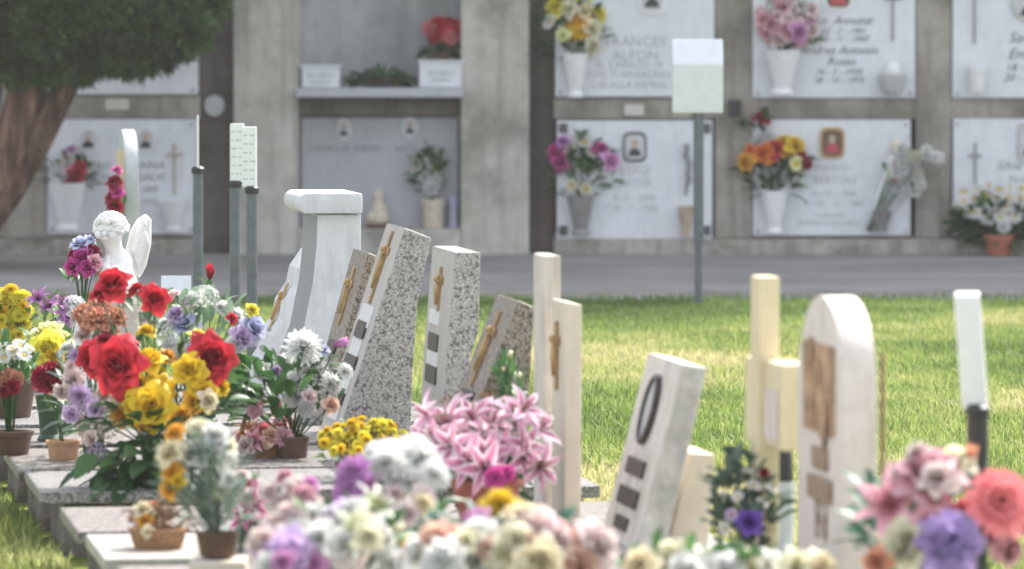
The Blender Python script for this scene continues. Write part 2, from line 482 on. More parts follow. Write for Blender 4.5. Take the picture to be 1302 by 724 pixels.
def arrange(name, label, cat, px, d, flowers, vase=('vase', M_vase_gr, .1, .03, .02), vname='vase', z0=.13, leaves=None, group=None,
            center=None, seed=1, stem_m=None, deep=.05, thick=.0016, extra=None, lk=.6, lb=None, fs=1.14):
    """flowers in a container, or a potted plant: ONE thing with its container, foliage and every blossom as parts.
    flowers: (kind, colour, px, py, radius_px [, depth offset [, face direction]])"""
    rr = random.Random(seed)
    if lb is None: lb = deep * .9 + .01
    X = at(px, 400, d).x
    base = Vector((X, d, z0))
    root = thing(name, base, label, cat, group)
    h = 0
    if vase:
        g = G(); vase_geo(g, base, vase[0], vase[2], vase[3], vase[4])
        obj(vname, g, vase[1], root, 'angle'); h = vase[2]
    top = base + Vector((0, 0, h * .9))
    fl = []
    ys = [f[3] for f in flowers] or [0]
    y0, y1 = min(ys), max(ys)
    for f in flowers:
        kind, col, fx, fy, rp = f[:5]
        dd = f[5] if len(f) > 5 and f[5] is not None else -deep * (fy - y0) / (y1 - y0 + 8) + deep * .5 + rr.uniform(-deep, deep) * .4
        fl.append((kind, col, at(fx, fy, d + dd), rp * fs * d / F, f[6] if len(f) > 6 else None))
    cen = sum((q[2] for q in fl), Vector()) / max(1, len(fl)) if center is None else at(center[0], center[1], d)
    gl = G()
    for kind, col, p, r, dr in fl:
        if dr is None:
            o = (p - cen); o.z += .02
            ln = o.length + 1e-5
            dr = o / max(ln, .05) * .75 + Vector((rr.uniform(-.25, .25), -.75 + rr.uniform(-.2, .2), .35))
        dr = Vector(dr).normalized()
        q = dr.to_track_quat('Z', 'Y').to_matrix() @ Matrix.Rotation(rr.uniform(0, 6.28), 3, 'Z')
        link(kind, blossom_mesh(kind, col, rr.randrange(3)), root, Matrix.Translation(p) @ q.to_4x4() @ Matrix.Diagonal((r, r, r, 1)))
        pb = p - dr * r * .4
        mid = (pb * .55 + top * .45) - Vector((0, 0, .015)); mid.x = top.x + (pb.x - top.x) * .45; mid.y = top.y + (pb.y - top.y) * .4
        gl.tube([top - Vector((0, 0, h * .3)) + Vector((rr.uniform(-1, 1), rr.uniform(-1, 1), 0)) * .006, mid, pb], thick, 5)
        k = len(gl.v) - 15
        for i in range(k, len(gl.v)): gl.a[i] = .3
        for _ in range(1):       # calyx leaves
            leaf(gl, pb, (rr.uniform(-1, 1), rr.uniform(-.8, .8), rr.uniform(-.3, .5)), r * .8, r * .35, rr)
    if leaves:
        for (n, ex, ey, rx, ry, L, W, *dd) in leaves:
            dep = dd[0] if dd else .06; lo = dd[1] if len(dd) > 1 else lb
            for _ in range(int(n * lk)):
                u = rr.uniform(0, 2 * PI); q = math.sqrt(rr.random())
                p = at(ex + rx * q * math.cos(u), ey + ry * q * math.sin(u), d + lo + rr.uniform(-dep, dep))
                dv = (p - top); dv = dv / (dv.length + 1e-5) + Vector((rr.uniform(-.7, .7), rr.uniform(-.7, .7), rr.uniform(-.3, .6)))
                leaf(gl, p, dv, L * d / F * rr.uniform(.7, 1.3), W * d / F * rr.uniform(.7, 1.3), rr)
    if gl.v: obj('foliage', gl, stem_m or L_mid, root, True)
    if extra: extra(root, base, top, rr)
    return root
def fill(kind, cols, n, ex, ey, rx, ry, r0, r1, seed=0, up=None):
    rr = random.Random(seed + 99); out = []
    for i in range(n):
        q = math.sqrt((i + .5) / n); u = i * 2.39996 + rr.uniform(-.2, .2)
        out.append((kind, rr.choice(cols), ex + rx * q * math.cos(u), ey + ry * q * math.sin(u), rr.uniform(r0, r1)) + ((None, up) if up else ()))
    return out

# ------------------------------------------------------------------ lettering
def lettering(parent, lines, mat, origin, size, shear=0., right=(1, 0, 0), up=(0, 0, 1), name='lettering'):
    """lines: (text, x, y, size factor) in metres on the plane through origin"""
    right = Vector(right); up = Vector(up); nrm = right.cross(up)
    g = G()
    for (s, x, y, k) in lines:
        cu = bpy.data.curves.new('t', 'FONT'); cu.body = s; cu.size = size * k; cu.shear = shear
        cu.align_x = 'CENTER'; cu.extrude = .0008; cu.resolution_u = 2
        to = bpy.data.objects.new('t', cu); COL.objects.link(to)
        dg = bpy.context.evaluated_depsgraph_get()
        me = bpy.data.meshes.new_from_object(to.evaluated_get(dg))
        vs = [Vector(origin) + right * (v.co.x + x) + up * (v.co.y + y) + nrm * (v.co.z + .0009) for v in me.vertices]
        g.add(vs, [tuple(p.vertices) for p in me.polygons])
        bpy.data.objects.remove(to); bpy.data.curves.remove(cu); bpy.data.meshes.remove(me)
    return obj(name, g, mat, parent)

# ------------------------------------------------------------------ ground, path, grass
def sheet(name, x0, x1, y0, y1, z, mat, nx=1, ny=1):
    g = G()
    g.add([(x0, y0, z), (x1, y0, z), (x1, y1, z), (x0, y1, z)], [(0, 1, 2, 3)])
    o = obj(name, g, mat); tag(o, kind='structure'); return o
def m_ground():
    k = N('lawn soil'); v = k.coord()
    f = k.noise(v, 1.6, 6); f2 = k.noise(v, 60, 5, .7)
    c = k.ramp(f, [(.35, (.12, .16, .03)), (.55, (.22, .25, .055)), (.72, (.36, .32, .12))])
    c = k.mix(.8, c, k.ramp(f2, [(.3, (.4, .4, .35)), (.7, (1, 1, 1))]), 'MULTIPLY')
    k.bsdf(c, .95, .1, 0, f2, .6, .02); return k.m
def m_asphalt():
    k = N('worn grey asphalt'); v = k.coord()
    f = k.noise(v, 1.3, 7, .65); f2 = k.noise(v, 130, 3, .7)
    c = k.ramp(f, [(.3, (.23, .222, .215)), (.5, (.3, .29, .28)), (.68, (.37, .36, .35))])
    c = k.mix(.6, c, k.ramp(f2, [(.3, (.6, .6, .6)), (.7, (1, 1, 1))]), 'MULTIPLY')
    st = k.noise(k.coord(scale=(.35, 2.2, 1)), 1.0, 6, .7)
    c = k.mix(k.ramp(st, [(.5, (0, 0, 0)), (.56, (.45, .45, .45)), (.62, (0, 0, 0))]), c, (.15, .145, .14))
    k.bsdf(c, .85, .25, 0, f2, .3, .004); return k.m
YW, YG = 26.85, 21.95
sheet('ground', -120, 120, -60, 150, 0, m_ground())
sheet('path', -40, 40, YG + .18, YW + .3, .006, m_asphalt())
sheet('gutter', -40, 40, YG + .18, YG + .95, .011, concrete('gutter', (.26, .25, .24), (.17, .165, .16), (.33, .32, .31), sc=2))
g = G(); g.box((0, YG + .09, .0), (80, .18, .03))
o = obj('kerb', g, concrete('kerb concrete', (.34, .33, .315), (.25, .24, .23), (.42, .41, .39), sc=3), None, bevel=.006); tag(o, kind='structure')

def make_grass():
    rs = np.random.RandomState(3)
    n = 320000
    y = 9.2 + (YG - 9.2 + .03) * rs.rand(n) ** .8; y += (y > YG - .3) * rs.rand(n) ** 3 * .35
    hw = y * .09 + .8
    x = (rs.rand(n) * 2 - 1) * hw + .12
    # keep grass off the tomb slabs
    foot = -.756 - .157 * (y - 10.08)
    keep = ~((x > foot + .02) & (x < foot + 1.12) & (y < 15.6))
    x, y = x[keep], y[keep]; n = len(x)
    cl = np.sin(x * 3.1 + y * 1.3) * np.sin(y * 2.1 - x * 1.7) * .5 + np.sin(x * 7.7 - y * 3.9) * .3 + rs.rand(n) * .6
    h = .022 + .034 * rs.rand(n) + .012 * np.clip(cl, 0, 1)
    far = np.clip((y - 19.6) / 1.5, 0, 1)                      # by the path: shorter blades, wall shade painted in as darker green
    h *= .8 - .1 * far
    az = rs.rand(n) * 2 * np.pi; lean = rs.rand(n) * .9
    dx, dy = np.cos(az), np.sin(az)
    w = .0016 + .0018 * rs.rand(n)
    px, py = -dy * w, dx * w
    zz = np.zeros(n) + .001
    v = np.empty((n, 5, 3))
    m = .55 * h
    v[:, 0] = np.stack([x - px, y - py, zz], 1); v[:, 1] = np.stack([x + px, y + py, zz], 1)
    mx, my = x + dx * lean * m * .45, y + dy * lean * m * .45
    v[:, 2] = np.stack([mx + px * .8, my + py * .8, m], 1); v[:, 3] = np.stack([mx - px * .8, my - py * .8, m], 1)
    v[:, 4] = np.stack([x + dx * lean * h, y + dy * lean * h, h * (1 - .25 * lean)], 1)
    base = np.arange(n)[:, None] * 5
    quads = (base + np.array([0, 1, 2, 3])).ravel(); tris = (base + np.array([3, 2, 4])).ravel()
    me = bpy.data.meshes.new('grass')
    me.vertices.add(n * 5); me.vertices.foreach_set('co', v.ravel())
    me.loops.add(n * 7); me.loops.foreach_set('vertex_index', np.concatenate([quads, tris]).astype(np.int32))
    me.polygons.add(n * 2)
    me.polygons.foreach_set('loop_start', np.concatenate([np.arange(n) * 4, n * 4 + np.arange(n) * 3]).astype(np.int32))
    me.update(calc_edges=True)
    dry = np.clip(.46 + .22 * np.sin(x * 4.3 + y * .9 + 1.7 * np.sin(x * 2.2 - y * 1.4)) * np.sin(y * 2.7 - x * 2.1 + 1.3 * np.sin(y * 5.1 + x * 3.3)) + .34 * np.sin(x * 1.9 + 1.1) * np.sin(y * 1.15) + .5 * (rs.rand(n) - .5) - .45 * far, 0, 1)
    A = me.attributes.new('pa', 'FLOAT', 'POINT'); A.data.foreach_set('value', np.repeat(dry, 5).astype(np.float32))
    k = N('grass blade')
    at_ = k.n('ShaderNodeAttribute'); at_.attribute_name = 'pa'
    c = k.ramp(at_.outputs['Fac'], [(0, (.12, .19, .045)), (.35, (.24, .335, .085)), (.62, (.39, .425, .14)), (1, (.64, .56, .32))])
    d = k.n('ShaderNodeBsdfPrincipled'); k.l(c, d.inputs['Base Color']); d.inputs['Roughness'].default_value = .55
    d.inputs['Specular IOR Level'].default_value = .3
    t = k.n('ShaderNodeBsdfTranslucent'); k.l(c, t.inputs['Color'])
    mxs = k.n('ShaderNodeMixShader'); mxs.inputs[0].default_value = .45
    k.l(d.outputs[0], mxs.inputs[1]); k.l(t.outputs[0], mxs.inputs[2]); k.l(mxs.outputs[0], k.out.inputs[0])
    me.materials.append(k.m)
    ob = bpy.data.objects.new('grass', me); COL.objects.link(ob); tag(ob, kind='stuff', label='short sunlit lawn grass between the graves and the path', cat='grass')
    me.validate()
make_grass()
# taller weed tufts by the foot of the tombs, bottom left
g = G(); rr = random.Random(5)
for _ in range(420):
    p = at(rr.uniform(-30, 62), 0, 1); Y = rr.uniform(9.9, 12.0)
    X = -.80 - .157 * (Y - 10.08) - rr.random() ** 1.6 * .28
    leaf(g, (X, Y, 0), (rr.uniform(-.5, .5), rr.uniform(-.5, .5), 1.2), rr.uniform(.05, .12), .004, rr, droop=.25)
o = obj('weeds', g, leafm('weed blade', (.12, .18, .03), (.42, .42, .13)), None, True)
tag(o, 'tall yellowish weeds growing along the foot of the tombs', 'weeds', kind='stuff')

# ------------------------------------------------------------------ columbarium wall
def wbox(g, x0, x1, y0, y1, Y0, Y1):
    """box whose front face covers photo pixels x0..x1, y0..y1 at distance Y0, back at Y1"""
    a = at(x0, y1, Y0); b = at(x1, y0, Y0)
    g.box(((a.x + b.x) / 2, (Y0 + Y1) / 2, (a.z + b.z) / 2), (b.x - a.x, Y1 - Y0, b.z - a.z))
wall = thing('columbarium_wall', (0, YW + .3, 0), 'weathered concrete burial niche wall with pale pillars and shadowed vertical gaps', 'wall')
HW = 7.4
def zbox(g, x0, x1, z0, z1, Y0, Y1):
    a = at(x0, 200, Y0).x; b = at(x1, 200, Y0).x
    g.box(((a + b) / 2, (Y0 + Y1) / 2, (z0 + z1) / 2), (b - a, Y1 - Y0, z1 - z0))
g = G(); g.box((3, YW + 2.1, HW / 2), (26, 3.0, HW)); obj('core', g, M_conc, wall)             # body of the building, front at YW+.6
g = G(); zbox(g, 297, 379, 0, HW - .3, YW, YW + .597); zbox(g, 586, 673, 0, HW - .3, YW, YW + .597)
obj('pillar', g, M_conc_light, wall, bevel=.008)
# turn the two into separate parts
def pillar(x0, x1, mat, Yf, z0=0, name='pillar'):
    g = G(); zbox(g, x0, x1, z0, HW - .3, Yf, YW + .597); return obj(name, g, mat, wall, bevel=.006)
bpy.data.objects.remove([c for c in wall.children if c.name.startswith('pillar')][0])
pillar(297, 379, M_conc_light, YW); pillar(586, 673, M_conc_light, YW)
pillar(254, 296.7, M_conc_shade, YW + .16, name='shaded_gap'); pillar(673.3, 704, M_conc_shade, YW + .2, name='shaded_gap')  # recessed gaps, their shade put into the dark concrete colour
# concrete grid around the slabs (right) and left bay : posts and rails butt end to end
def rail(x0, x1, y0, y1, Yf, mat=M_conc, name='rail'):
    g = G(); wbox(g, x0, x1, y0, y1, Yf, YW + .597); return obj(name, g, mat, wall, bevel=.004)
z_pl = at(0, 303, YW).z
def post(x0, x1, Yf=YW, mat=M_conc):
    g = G(); zbox(g, x0, x1, z_pl, HW - .3, Yf, YW + .597); return obj('post', g, mat, wall, bevel=.004)
post(909.3, 956.5); post(1164.5, 1209.5); post(1461, 1510)
for (x0, x1) in ((704.3, 909), (956.8, 1164.2), (1209.8, 1460.7)):
    rail(x0, x1, 125.5, 151.5, YW + .004); rail(x0, x1, -52, -26, YW + .004)
    rail(x0, x1, 300, 302.5, YW + .004)
    rail(x0, x1, -1700, -202, YW + .004, name='upper_wall')
rail(-300, 253.7, 122, 151, YW + .004); rail(-300, 253.7, -52, -26, YW + .004); rail(-300, 253.7, 298, 302.5, YW + .004)
rail(-300, 253.7, -1700, -202, YW + .004, name='upper_wall')
g = G(); zbox(g, -300, 58, z_pl, HW - .3, YW, YW + .597); obj('post', g, M_conc, wall, bevel=.004)
# plinth
g = G(); zbox(g, -700, 253.7, 0, z_pl - .003, YW - .04, YW + .59); obj('plinth', g, M_plinth, wall, bevel=.01)
g = G(); zbox(g, 704.3, 2400, 0, z_pl - .003, YW - .07, YW + .59); obj('plinth', g, M_plinth, wall, bevel=.01)
g = G(); zbox(g, 379.3, 585.7, 0, at(0, 291, YW).z, YW - .01, YW + .59); obj('niche_sill', g, M_conc_light, wall, bevel=.006)
# centre recessed niches
g = G(); zbox(g, 379.3, 585.7, at(0, 116, YW).z, HW - .4, YW + .28, YW + .59); obj('niche_back', g, M_recess, wall)
g = G(); wbox(g, 379.3, 585.7, 116.3, 290.7, YW + .20, YW + .59); obj('niche_back', g, M_recess, wall)
g = G(); wbox(g, 376.5, 589, 112, 124, YW - .09, YW + .198); obj('shelf', g, M_slab_grey, wall, bevel=.004)
g = G(); wbox(g, 380, 585, 124.5, 146, YW + .11, YW + .198); obj('shelf_shade', g, M_conc_shade, wall, bevel=.003)  # dark strip standing in for the shade under the shelf
g = G(); zbox(g, -420, 1900, HW - .3, HW + .02, YW - .1, YW + .6); obj('cornice', g, M_conc_light, wall, bevel=.01)
# metal fittings on the wall
def fitting(px, py, name, label, mk):
    o = mk(); tag(o, label, name.replace('_', ' ')); return o
g = G(); c = at(273, 135, YW + .16)
g.lathe(c, [(.052, 0), (.052, .03), (.046, .04), (.02, .045)], 28, M=Matrix.Rotation(PI / 2, 3, 'X'))
o = obj('wall_disc', g, plain('disc plastic', (.7, .72, .74), .4, .04), None, 'angle', loc=c); tag(o, 'round pale disc fixed in the shadowed concrete gap', 'wall disc')
g = G(); wbox(g, 927, 942, 127, 148, YW - .04, YW); c = at(934, 148, YW); o = obj('wall_box', g, M_black, None, bevel=.004, loc=c); tag(o, 'small black box fixed to the concrete post beside the pale signboard', 'wall box')
def tagplate(x0, x1, y0, y1, label, Yf):
    g = G(); wbox(g, x0, x1, y0, y1, Yf - .008, Yf); c = at((x0 + x1) / 2, y1, Yf)
    o = obj('number_plate', g, plain('number plate', (.6, .55, .5), .5, .05), None, bevel=.002, loc=c); tag(o, label, 'number plate', 'small number plates on the rails')
tagplate(794, 819, 133, 147, 'small pale number plate on the rail below the yellow flowers', YW + .004)
tagplate(134, 164, 126, 140, 'small pale number plate on the rail next to the tree', YW + .004)

# ------------------------------------------------------------------ niche slabs
def oval_photo(parent, cx, cy, rx, ry, Yf, style='bw', shape='oval', rim=None, name='portrait_photo'):
    c = at(cx, cy, Yf); s = Yf / F
    g = G(); RX = Matrix.Rotation(PI / 2, 3, 'X')
    n = 26
    def outline(k, off):
        pts = []
        for i in range(n):
            t = 2 * PI * i / n; e = 1.0 if shape == 'oval' else .45
            cs, sn = math.cos(t), math.sin(t)
            pts.append(c + Vector((math.copysign(abs(cs) ** e, cs) * rx * s * k, -off, math.copysign(abs(sn) ** e, sn) * ry * s * k)))
        return pts
    g.mi = 0; g.prism(outline(1, .0), (0, -.008, 0))
    g.mi = 1; g.prism(outline(.82, .0081), (0, -.002, 0))
    bgm, body = (M_ph_brown, M_ph_red) if style == 'red' else (M_ph_bg, M_ph_dark)
    g.mi = 2
    sh = [c + Vector((math.cos(PI * i / 10) * rx * s * .55, -.0103, -ry * s * .62 + math.sin(PI * i / 10) * ry * s * .55)) for i in range(11)]
    g.prism(sh, (0, -.0006, 0))
    g.mi = 3
    hd = [c + Vector((math.cos(2 * PI * i / 14) * rx * s * .25, -.011, ry * s * .22 + math.sin(2 * PI * i / 14) * ry * s * .3)) for i in range(14)]
    g.prism(hd, (0, -.0006, 0))
    return obj(name, g, [rim or M_ph_rim, bgm, body, M_ph_skin], parent)
def wall_cross(parent, cx, y0, y1, aw, Yf, mat=M_ink_grey, arm=.22, name='cross'):
    s = Yf / F; t = at(cx, y0, Yf); b = at(cx, y1, Yf); h = t.z - b.z
    g = G(); w = .009
    g.box((t.x, Yf - .006, (t.z + b.z) / 2), (w, .012, h))
    g.box((t.x - (aw * s + w) / 4, Yf - .006, t.z - h * arm), ((aw * s - w) / 2, .011, w)); g.box((t.x + (aw * s + w) / 4, Yf - .006, t.z - h * arm), ((aw * s - w) / 2, .011, w))
    return obj(name, g, mat, parent, bevel=.001)
def wall_vase(parent, cx, y0, y1, wpx, Yf, mat, kind='vase', name='flower_vase'):
    s = Yf / F; b = at(cx, y1, Yf); h = (y1 - y0) * s; r = wpx * s / 2
    g = G(); c = Vector((b.x, Yf - r - .012, b.z)); vase_geo(g, c, kind, h, r, r * (.62 if kind != 'pot' else .8))
    g.box((b.x, Yf - .008, b.z + h * .3), (.02, .016, .03))
    return obj(name, g, mat, parent, 'angle')
def slab(x0, x1, y0, y1, label, mat=M_slab, Yf=YW - .012, bolts=True):
    c = at((x0 + x1) / 2, y1, Yf)
    root = thing('niche_slab', (c.x, Yf + .03, c.z), label, 'niche slab', 'marble slabs closing the burial niches')
    g = G(); wbox(g, x0, x1, y0, y1, Yf, YW + .59); obj('panel', g, mat, root, bevel=.005)
    if bolts:
        for bx in (x0 + 6, x1 - 6):
            for by in (y0 + 6, y1 - 6):
                p = at(bx, by, Yf); g = G(); g.lathe(p, [(.009, 0), (.009, .006), (.003, .009)], 10, M=Matrix.Rotation(PI / 2, 3, 'X'))
                obj('bolt', g, M_ph_rim, root, 'angle')
    return root
YS = YW - .012
px2m = YW / F
sA1 = slab(706, 908.6, -24, 123.5, 'white slab with grey capitals and yellow roses, above the one with the oval dark portrait')
oval_photo(sA1, 829, -4, 17, 22, YS, 'bw', 'sq', M_vase_w)
for (s_, y, k) in (('FRANCES', 53, 1.1), ('ALFON', 71, 1.1)):
    lettering(sA1, [(s_, 0, 0, k)], M_ink_lt, at(808, y + 6, YS), .062)
for (s_, y) in (('N. 5 MARZO 19', 82), ('CHE TI AMARONO', 94), ('CHI ALLA FAMIGL', 107)):
    lettering(sA1, [(s_, 0, 0, 1)], M_ink_lt, at(800, y + 5, YS), .046)
wall_vase(sA1, 731, 68, 124, 34, YS, M_vase_w)
sA2 = slab(708, 906, 153.5, 304, 'white slab with dark framed portrait and black corner studs, beside the tall signpost')
oval_photo(sA2, 807, 187, 15, 19, YS, 'bw', 'sq', plain('dark photo frame', (.06, .06, .065), .4, .1))
for i, (s_, y) in enumerate((('LUIGI', 222), ('ROSSI', 237))):
    lettering(sA2, [(s_, 0, 0, 1)], M_ink_lt, at(808, y, YS), .058)
lettering(sA2, [('3 - 5 - 1918', 0, 0, 1), ('* 10 - 7 - 1982', -.01, -.048, 1)], M_ink_lt, at(806, 256, YS), .042)
for bx in (716, 898):
    for by in (163, 293):
        p = at(bx, by, YS); g = G(); g.box(p - Vector((0, .008, 0)), (.04, .016, .045)); obj('corner_stud', g, M_ink, sA2, bevel=.006)
g = G(); rr = random.Random(4)
p0 = at(872, 248, YS); p1 = at(875, 182, YS)
g.tube([p0 - Vector((0, .02, 0)), (p0 + p1) / 2 - Vector((0, .03, 0)), p1 - Vector((0, .02, 0))], .006, 6)
for i in range(9):
    q = p0.lerp(p1, .25 + i * .085) - Vector((rr.uniform(-.012, .012), .028, 0)); g.ball(q, (.014, .012, .016), 6)
obj('bronze_rose', g, M_ink_grey, sA2, True)
wall_vase(sA2, 872, 262, 300, 20, YS, plain('old brass lamp', (.42, .34, .24), .5, .2), 'vase', 'votive_lamp')
wall_vase(sA2, 738, 248, 299, 34, YS, M_vase_g)
sB1 = slab(957, 1164, -25, 125, 'white slab with cursive names and a bowl shaped lamp under a thin cross')
oval_photo(sB1, 1066, -6, 18, 19, YS, 'red', 'sq', M_vase_w)
wall_cross(sB1, 1135, -16, 52, 22, YS, M_ink_grey)
lettering(sB1, [('Lo  Annunzi', 0, 0, 1), ('22 - 2 - 1901', 0, -.046, .72), ('10 - 11 - 1947', 0, -.083, .72)], M_ink, at(1072, 31, YS), .056, .35)
lettering(sB1, [('Andrea Antonio', 0, 0, 1), ('Russo', .012, -.052, 1), ('16 - 5 - 1930', .0, -.097, .74), ('18 - 10 - 1975', .0, -.136, .74)], M_ink, at(1066, 69, YS), .056, .35)
wall_vase(sB1, 993, 64, 121, 46, YS, M_vase_w)
wall_vase(sB1, 1133, 95, 121, 38, YS, plain('grey lamp bowl', (.5, .5, .5), .4, .1), 'bowl', 'votive_lamp')
g = G(); p = at(1133, 95, YS) - Vector((0, .082, 0)); g.ball(p + Vector((0, 0, .015)), (.042, .042, .05), 8); obj('lamp_glass', g, M_vase_w, sB1, True)
sB2 = slab(957.5, 1158, 152.5, 300, 'white slab with gold framed colour portrait and a wrapped bouquet leaning on it')
oval_photo(sB2, 1058, 182, 16, 20, YS, 'red', 'sq', M_gold)
lettering(sB2, [('MARIO', 0, 0, 1), ('BERTOLI', .01, -.056, 1)], M_ink_lt, at(1058, 218, YS), .052)
lettering(sB2, [('9 - 10 - 1908', 0, 0, 1), ('4 - 10 - 12 - 1980', .0, -.046, 1)], M_ink_lt, at(1060, 250, YS), .04)
lettering(sB2, [('I FAMILIARI', 0, 0, 1), ('POSERO IN RICORDO', .0, -.036, 1)], M_ink_lt, at(1054, 277, YS), .03)
wall_vase(sB2, 984, 242, 297, 34, YS, M_vase_w)
wall_vase(sB2, 1120, 268, 294, 26, YS, M_vase_g)
sC1 = slab(1211, 1459, -25, 125, 'white slab at the right edge with a small rounded lamp under a thin line cross')
wall_cross(sC1, 1239, -25, 55, 16, YS, M_ink_grey)
oval_photo(sC1, 1312, 4, 27, 26, YS, 'bw', 'oval', M_ph_rim)
lettering(sC1, [('Sara', .0, 0, 1), ('Emma Lina', .09, -.078, 1), ('18 - 2 - 1922', .06, -.135, .72), ('20 - 5 - 1989', .05, -.182, .72)], M_ink, at(1298, 54, YS), .07, .35)
wall_vase(sC1, 1241, 84, 118, 24, YS, M_vase_w, 'pot', 'votive_lamp')
sC2 = slab(1211.5, 1459, 151.5, 300, 'white slab with a thin dark cross behind the potted white chrysanthemums')
wall_cross(sC2, 1240, 182, 252, 17, YS, M_ink_grey)
oval_photo(sC2, 1310, 182, 17, 26, YS, 'bw', 'sq', M_ph_rim)
lettering(sC2, [('Silvia', .0, 0, 1), ('Ferri', .05, -.07, 1)], M_ink_grey, at(1282, 216, YS), .06, .35)
sL1 = slab(60, 251, -24, 120.5, 'greyish white slab mostly hidden behind the dark tree crown')
lettering(sL1, [('MARIA', 0, 0, 1), ('GENTILE', 0, -.07, 1)], M_ink_lt, at(160, 70, YS), .055)
sL2 = slab(60, 250, 152, 298, 'white slab with two round portraits and a bronze cross behind the angel')
oval_photo(sL2, 112, 178, 14, 16, YS, 'bw', 'oval', M_vase_w); oval_photo(sL2, 185, 178, 13, 17, YS, 'bw', 'oval', M_vase_w)
wall_cross(sL2, 222, 182, 248, 22, YS, plain('brass cross', (.42, .36, .28), .4, .2, metal=.4))
lettering(sL2, [('ANNA', 0, 0, 1), ('SALVI', .01, -.055, 1), ('1899', .0, -.11, .8), ('1972', 0, -.17, .8)], M_ink_grey, at(190, 215, YS), .052)
lettering(sL2, [('PIETRO', 0, 0, 1), ('SALVI', .01, -.055, 1)], M_ink_grey, at(120, 215, YS), .048)
wall_vase(sL2, 88, 232, 293, 46, YS, M_vase_w); wall_vase(sL2, 222, 255, 293, 30, YS, M_vase_w, 'vase', 'votive_lamp')
sN = slab(383, 582, 150, 289.5, 'pale grey recessed slab with two small oval portraits and a line of faint lettering', M_slab_grey, YW + .172, False)
oval_photo(sN, 437, 165, 9.5, 13, YW + .172, 'bw', 'oval', M_vase_w); oval_photo(sN, 521, 162, 9.5, 13, YW + .172, 'bw', 'oval', M_vase_w)
lettering(sN, [('FAMIGLIA  NEGRI  -  BASSI', 0, 0, 1)], M_ink_grey, at(462, 193, YW + .172), .044)

# flowers on the wall slabs
def wflow(label, px, py_base, d, flowers, leaves, seed, vase=None, name='flower_bouquet', cat='bouquet', group='flowers in the wall vases', stem=L_dark, z0=None, **kw):
    return arrange(name, label, cat, px, d, flowers, vase, 'vase', at(px, py_base, d).z if z0 is None else z0, leaves, group, seed=seed, stem_m=stem, deep=.08, thick=.003, lk=.75, lb=.07, fs=1.2, **kw)
wflow('yellow and cream roses in the wall vase near the shadowed gap', 731, 78, YS - .075,
      [('rose', 'lemon', 703, 5, 14), ('rose', 'gold', 732, 28, 18), ('rose', 'lemon', 764, 14, 12), ('rose', 'ivory', 757, 36, 13), ('rose', 'ivory', 757, 60, 12), ('rose', 'cream', 745, 10, 13), ('rose', 'ivory', 722, 8, 13), ('rose', 'yellow', 738, 40, 13), ('daisy', 'white', 700, 28, 10), ('rose', 'lemon', 740, -10, 13), ('rose', 'lime', 715, 45, 9)],
      [(110, 725, 35, 42, 44, 26, 11)], 11)
wflow('magenta and white flowers in the grey wall vase left of the signpost', 738, 252, YS - .075,
      [('rose', 'magenta', 705, 190, 13), ('rose', 'magenta', 710, 205, 12), ('rose', 'magenta', 768, 190, 13), ('rose', 'mauve', 780, 203, 13), ('rose', 'orchid', 715, 178, 9), ('daisy', 'white', 742, 182, 12), ('lily', 'whlily', 722, 185, 14), ('lily', 'whlily', 740, 170, 12), ('daisy', 'white', 752, 195, 9), ('daisy', 'ivory', 727, 235, 8), ('daisy', 'ivory', 745, 240, 8)],
      [(190, 740, 218, 42, 38, 24, 9)], 12, stem=L_mid)
wflow('big dome of pink carnations in the white wall vase', 993, 70, YS - .075,
      fill('rose', ['pink', 'rosew', 'mauve', 'pink', 'white'], 30, 1000, 22, 40, 34, 11, 14, 3), [(50, 1000, 45, 36, 25, 22, 9)], 13)
wflow('orange, yellow and white flowers with one red rose in the wall vase', 984, 248, YS - .075,
      [('rose', 'dred', 968, 147, 11), ('carnation', 'white', 962, 178, 14), ('carnation', 'white', 975, 172, 10), ('rose', 'yellow', 1000, 178, 15), ('rose', 'yellow', 1015, 183, 14), ('rose', 'orange', 968, 193, 16), ('rose', 'gold', 944, 205, 13), ('rose', 'gold', 1000, 190, 10), ('rose', 'red', 985, 186, 14), ('rose', 'orange', 952, 190, 10), ('rose', 'dred', 1020, 200, 11), ('daisy', 'white', 1004, 188, 8), ('daisy', 'lime', 1012, 208, 9), ('rose', 'dred', 1028, 208, 8)],
      [(170, 985, 218, 36, 32, 26, 10), (30, 965, 160, 22, 12, 24, 8)], 14)
wflow('white chrysanthemums in a red plastic pot on the ground at the wall', 1270, 331, YW - .22,
      fill('daisy', ['white'], 34, 1268, 258, 50, 24, 8, 11, 5, (0, -.8, .6)) + [('chrysanthemum', 'white', 1277, 288, 9, -.12)],
      [(700, 1268, 284, 52, 24, 24, 10, .1)], 15, vase=('pot', M_red_pot, .1, .075, .055), name='potted_plant', cat='potted plant', group=None, z0=.006)
wflow('red and white flowers in the wall vase beside the tree trunk', 88, 236, YS - .075,
      [('rose', 'dred', 98, 222, 12), ('rose', 'red', 104, 210, 10), ('rose', 'dred', 92, 232, 9), ('rose', 'pink', 90, 215, 8), ('lily', 'orchid', 90, 190, 10), ('daisy', 'white', 72, 235, 9), ('rose', 'rosew', 84, 200, 7)],
      [(90, 88, 225, 30, 20, 24, 8)], 16)
wflow('pink and white flowers at the edge of the tree crown', 240, 40, YS - .075,
      [('rose', 'peach', 258, 12, 9), ('rose', 'pink', 264, 18, 8), ('rose', 'white', 267, 6, 9), ('rose', 'coral', 250, 10, 8), ('rose', 'white', 256, 2, 8)],
      [(60, 248, 20, 22, 22, 22, 8)], 17)
g = G(); c = at(240, 62, YS)
wall_vase(sL1, 240, 30, 72, 26, YS, M_vase_w)
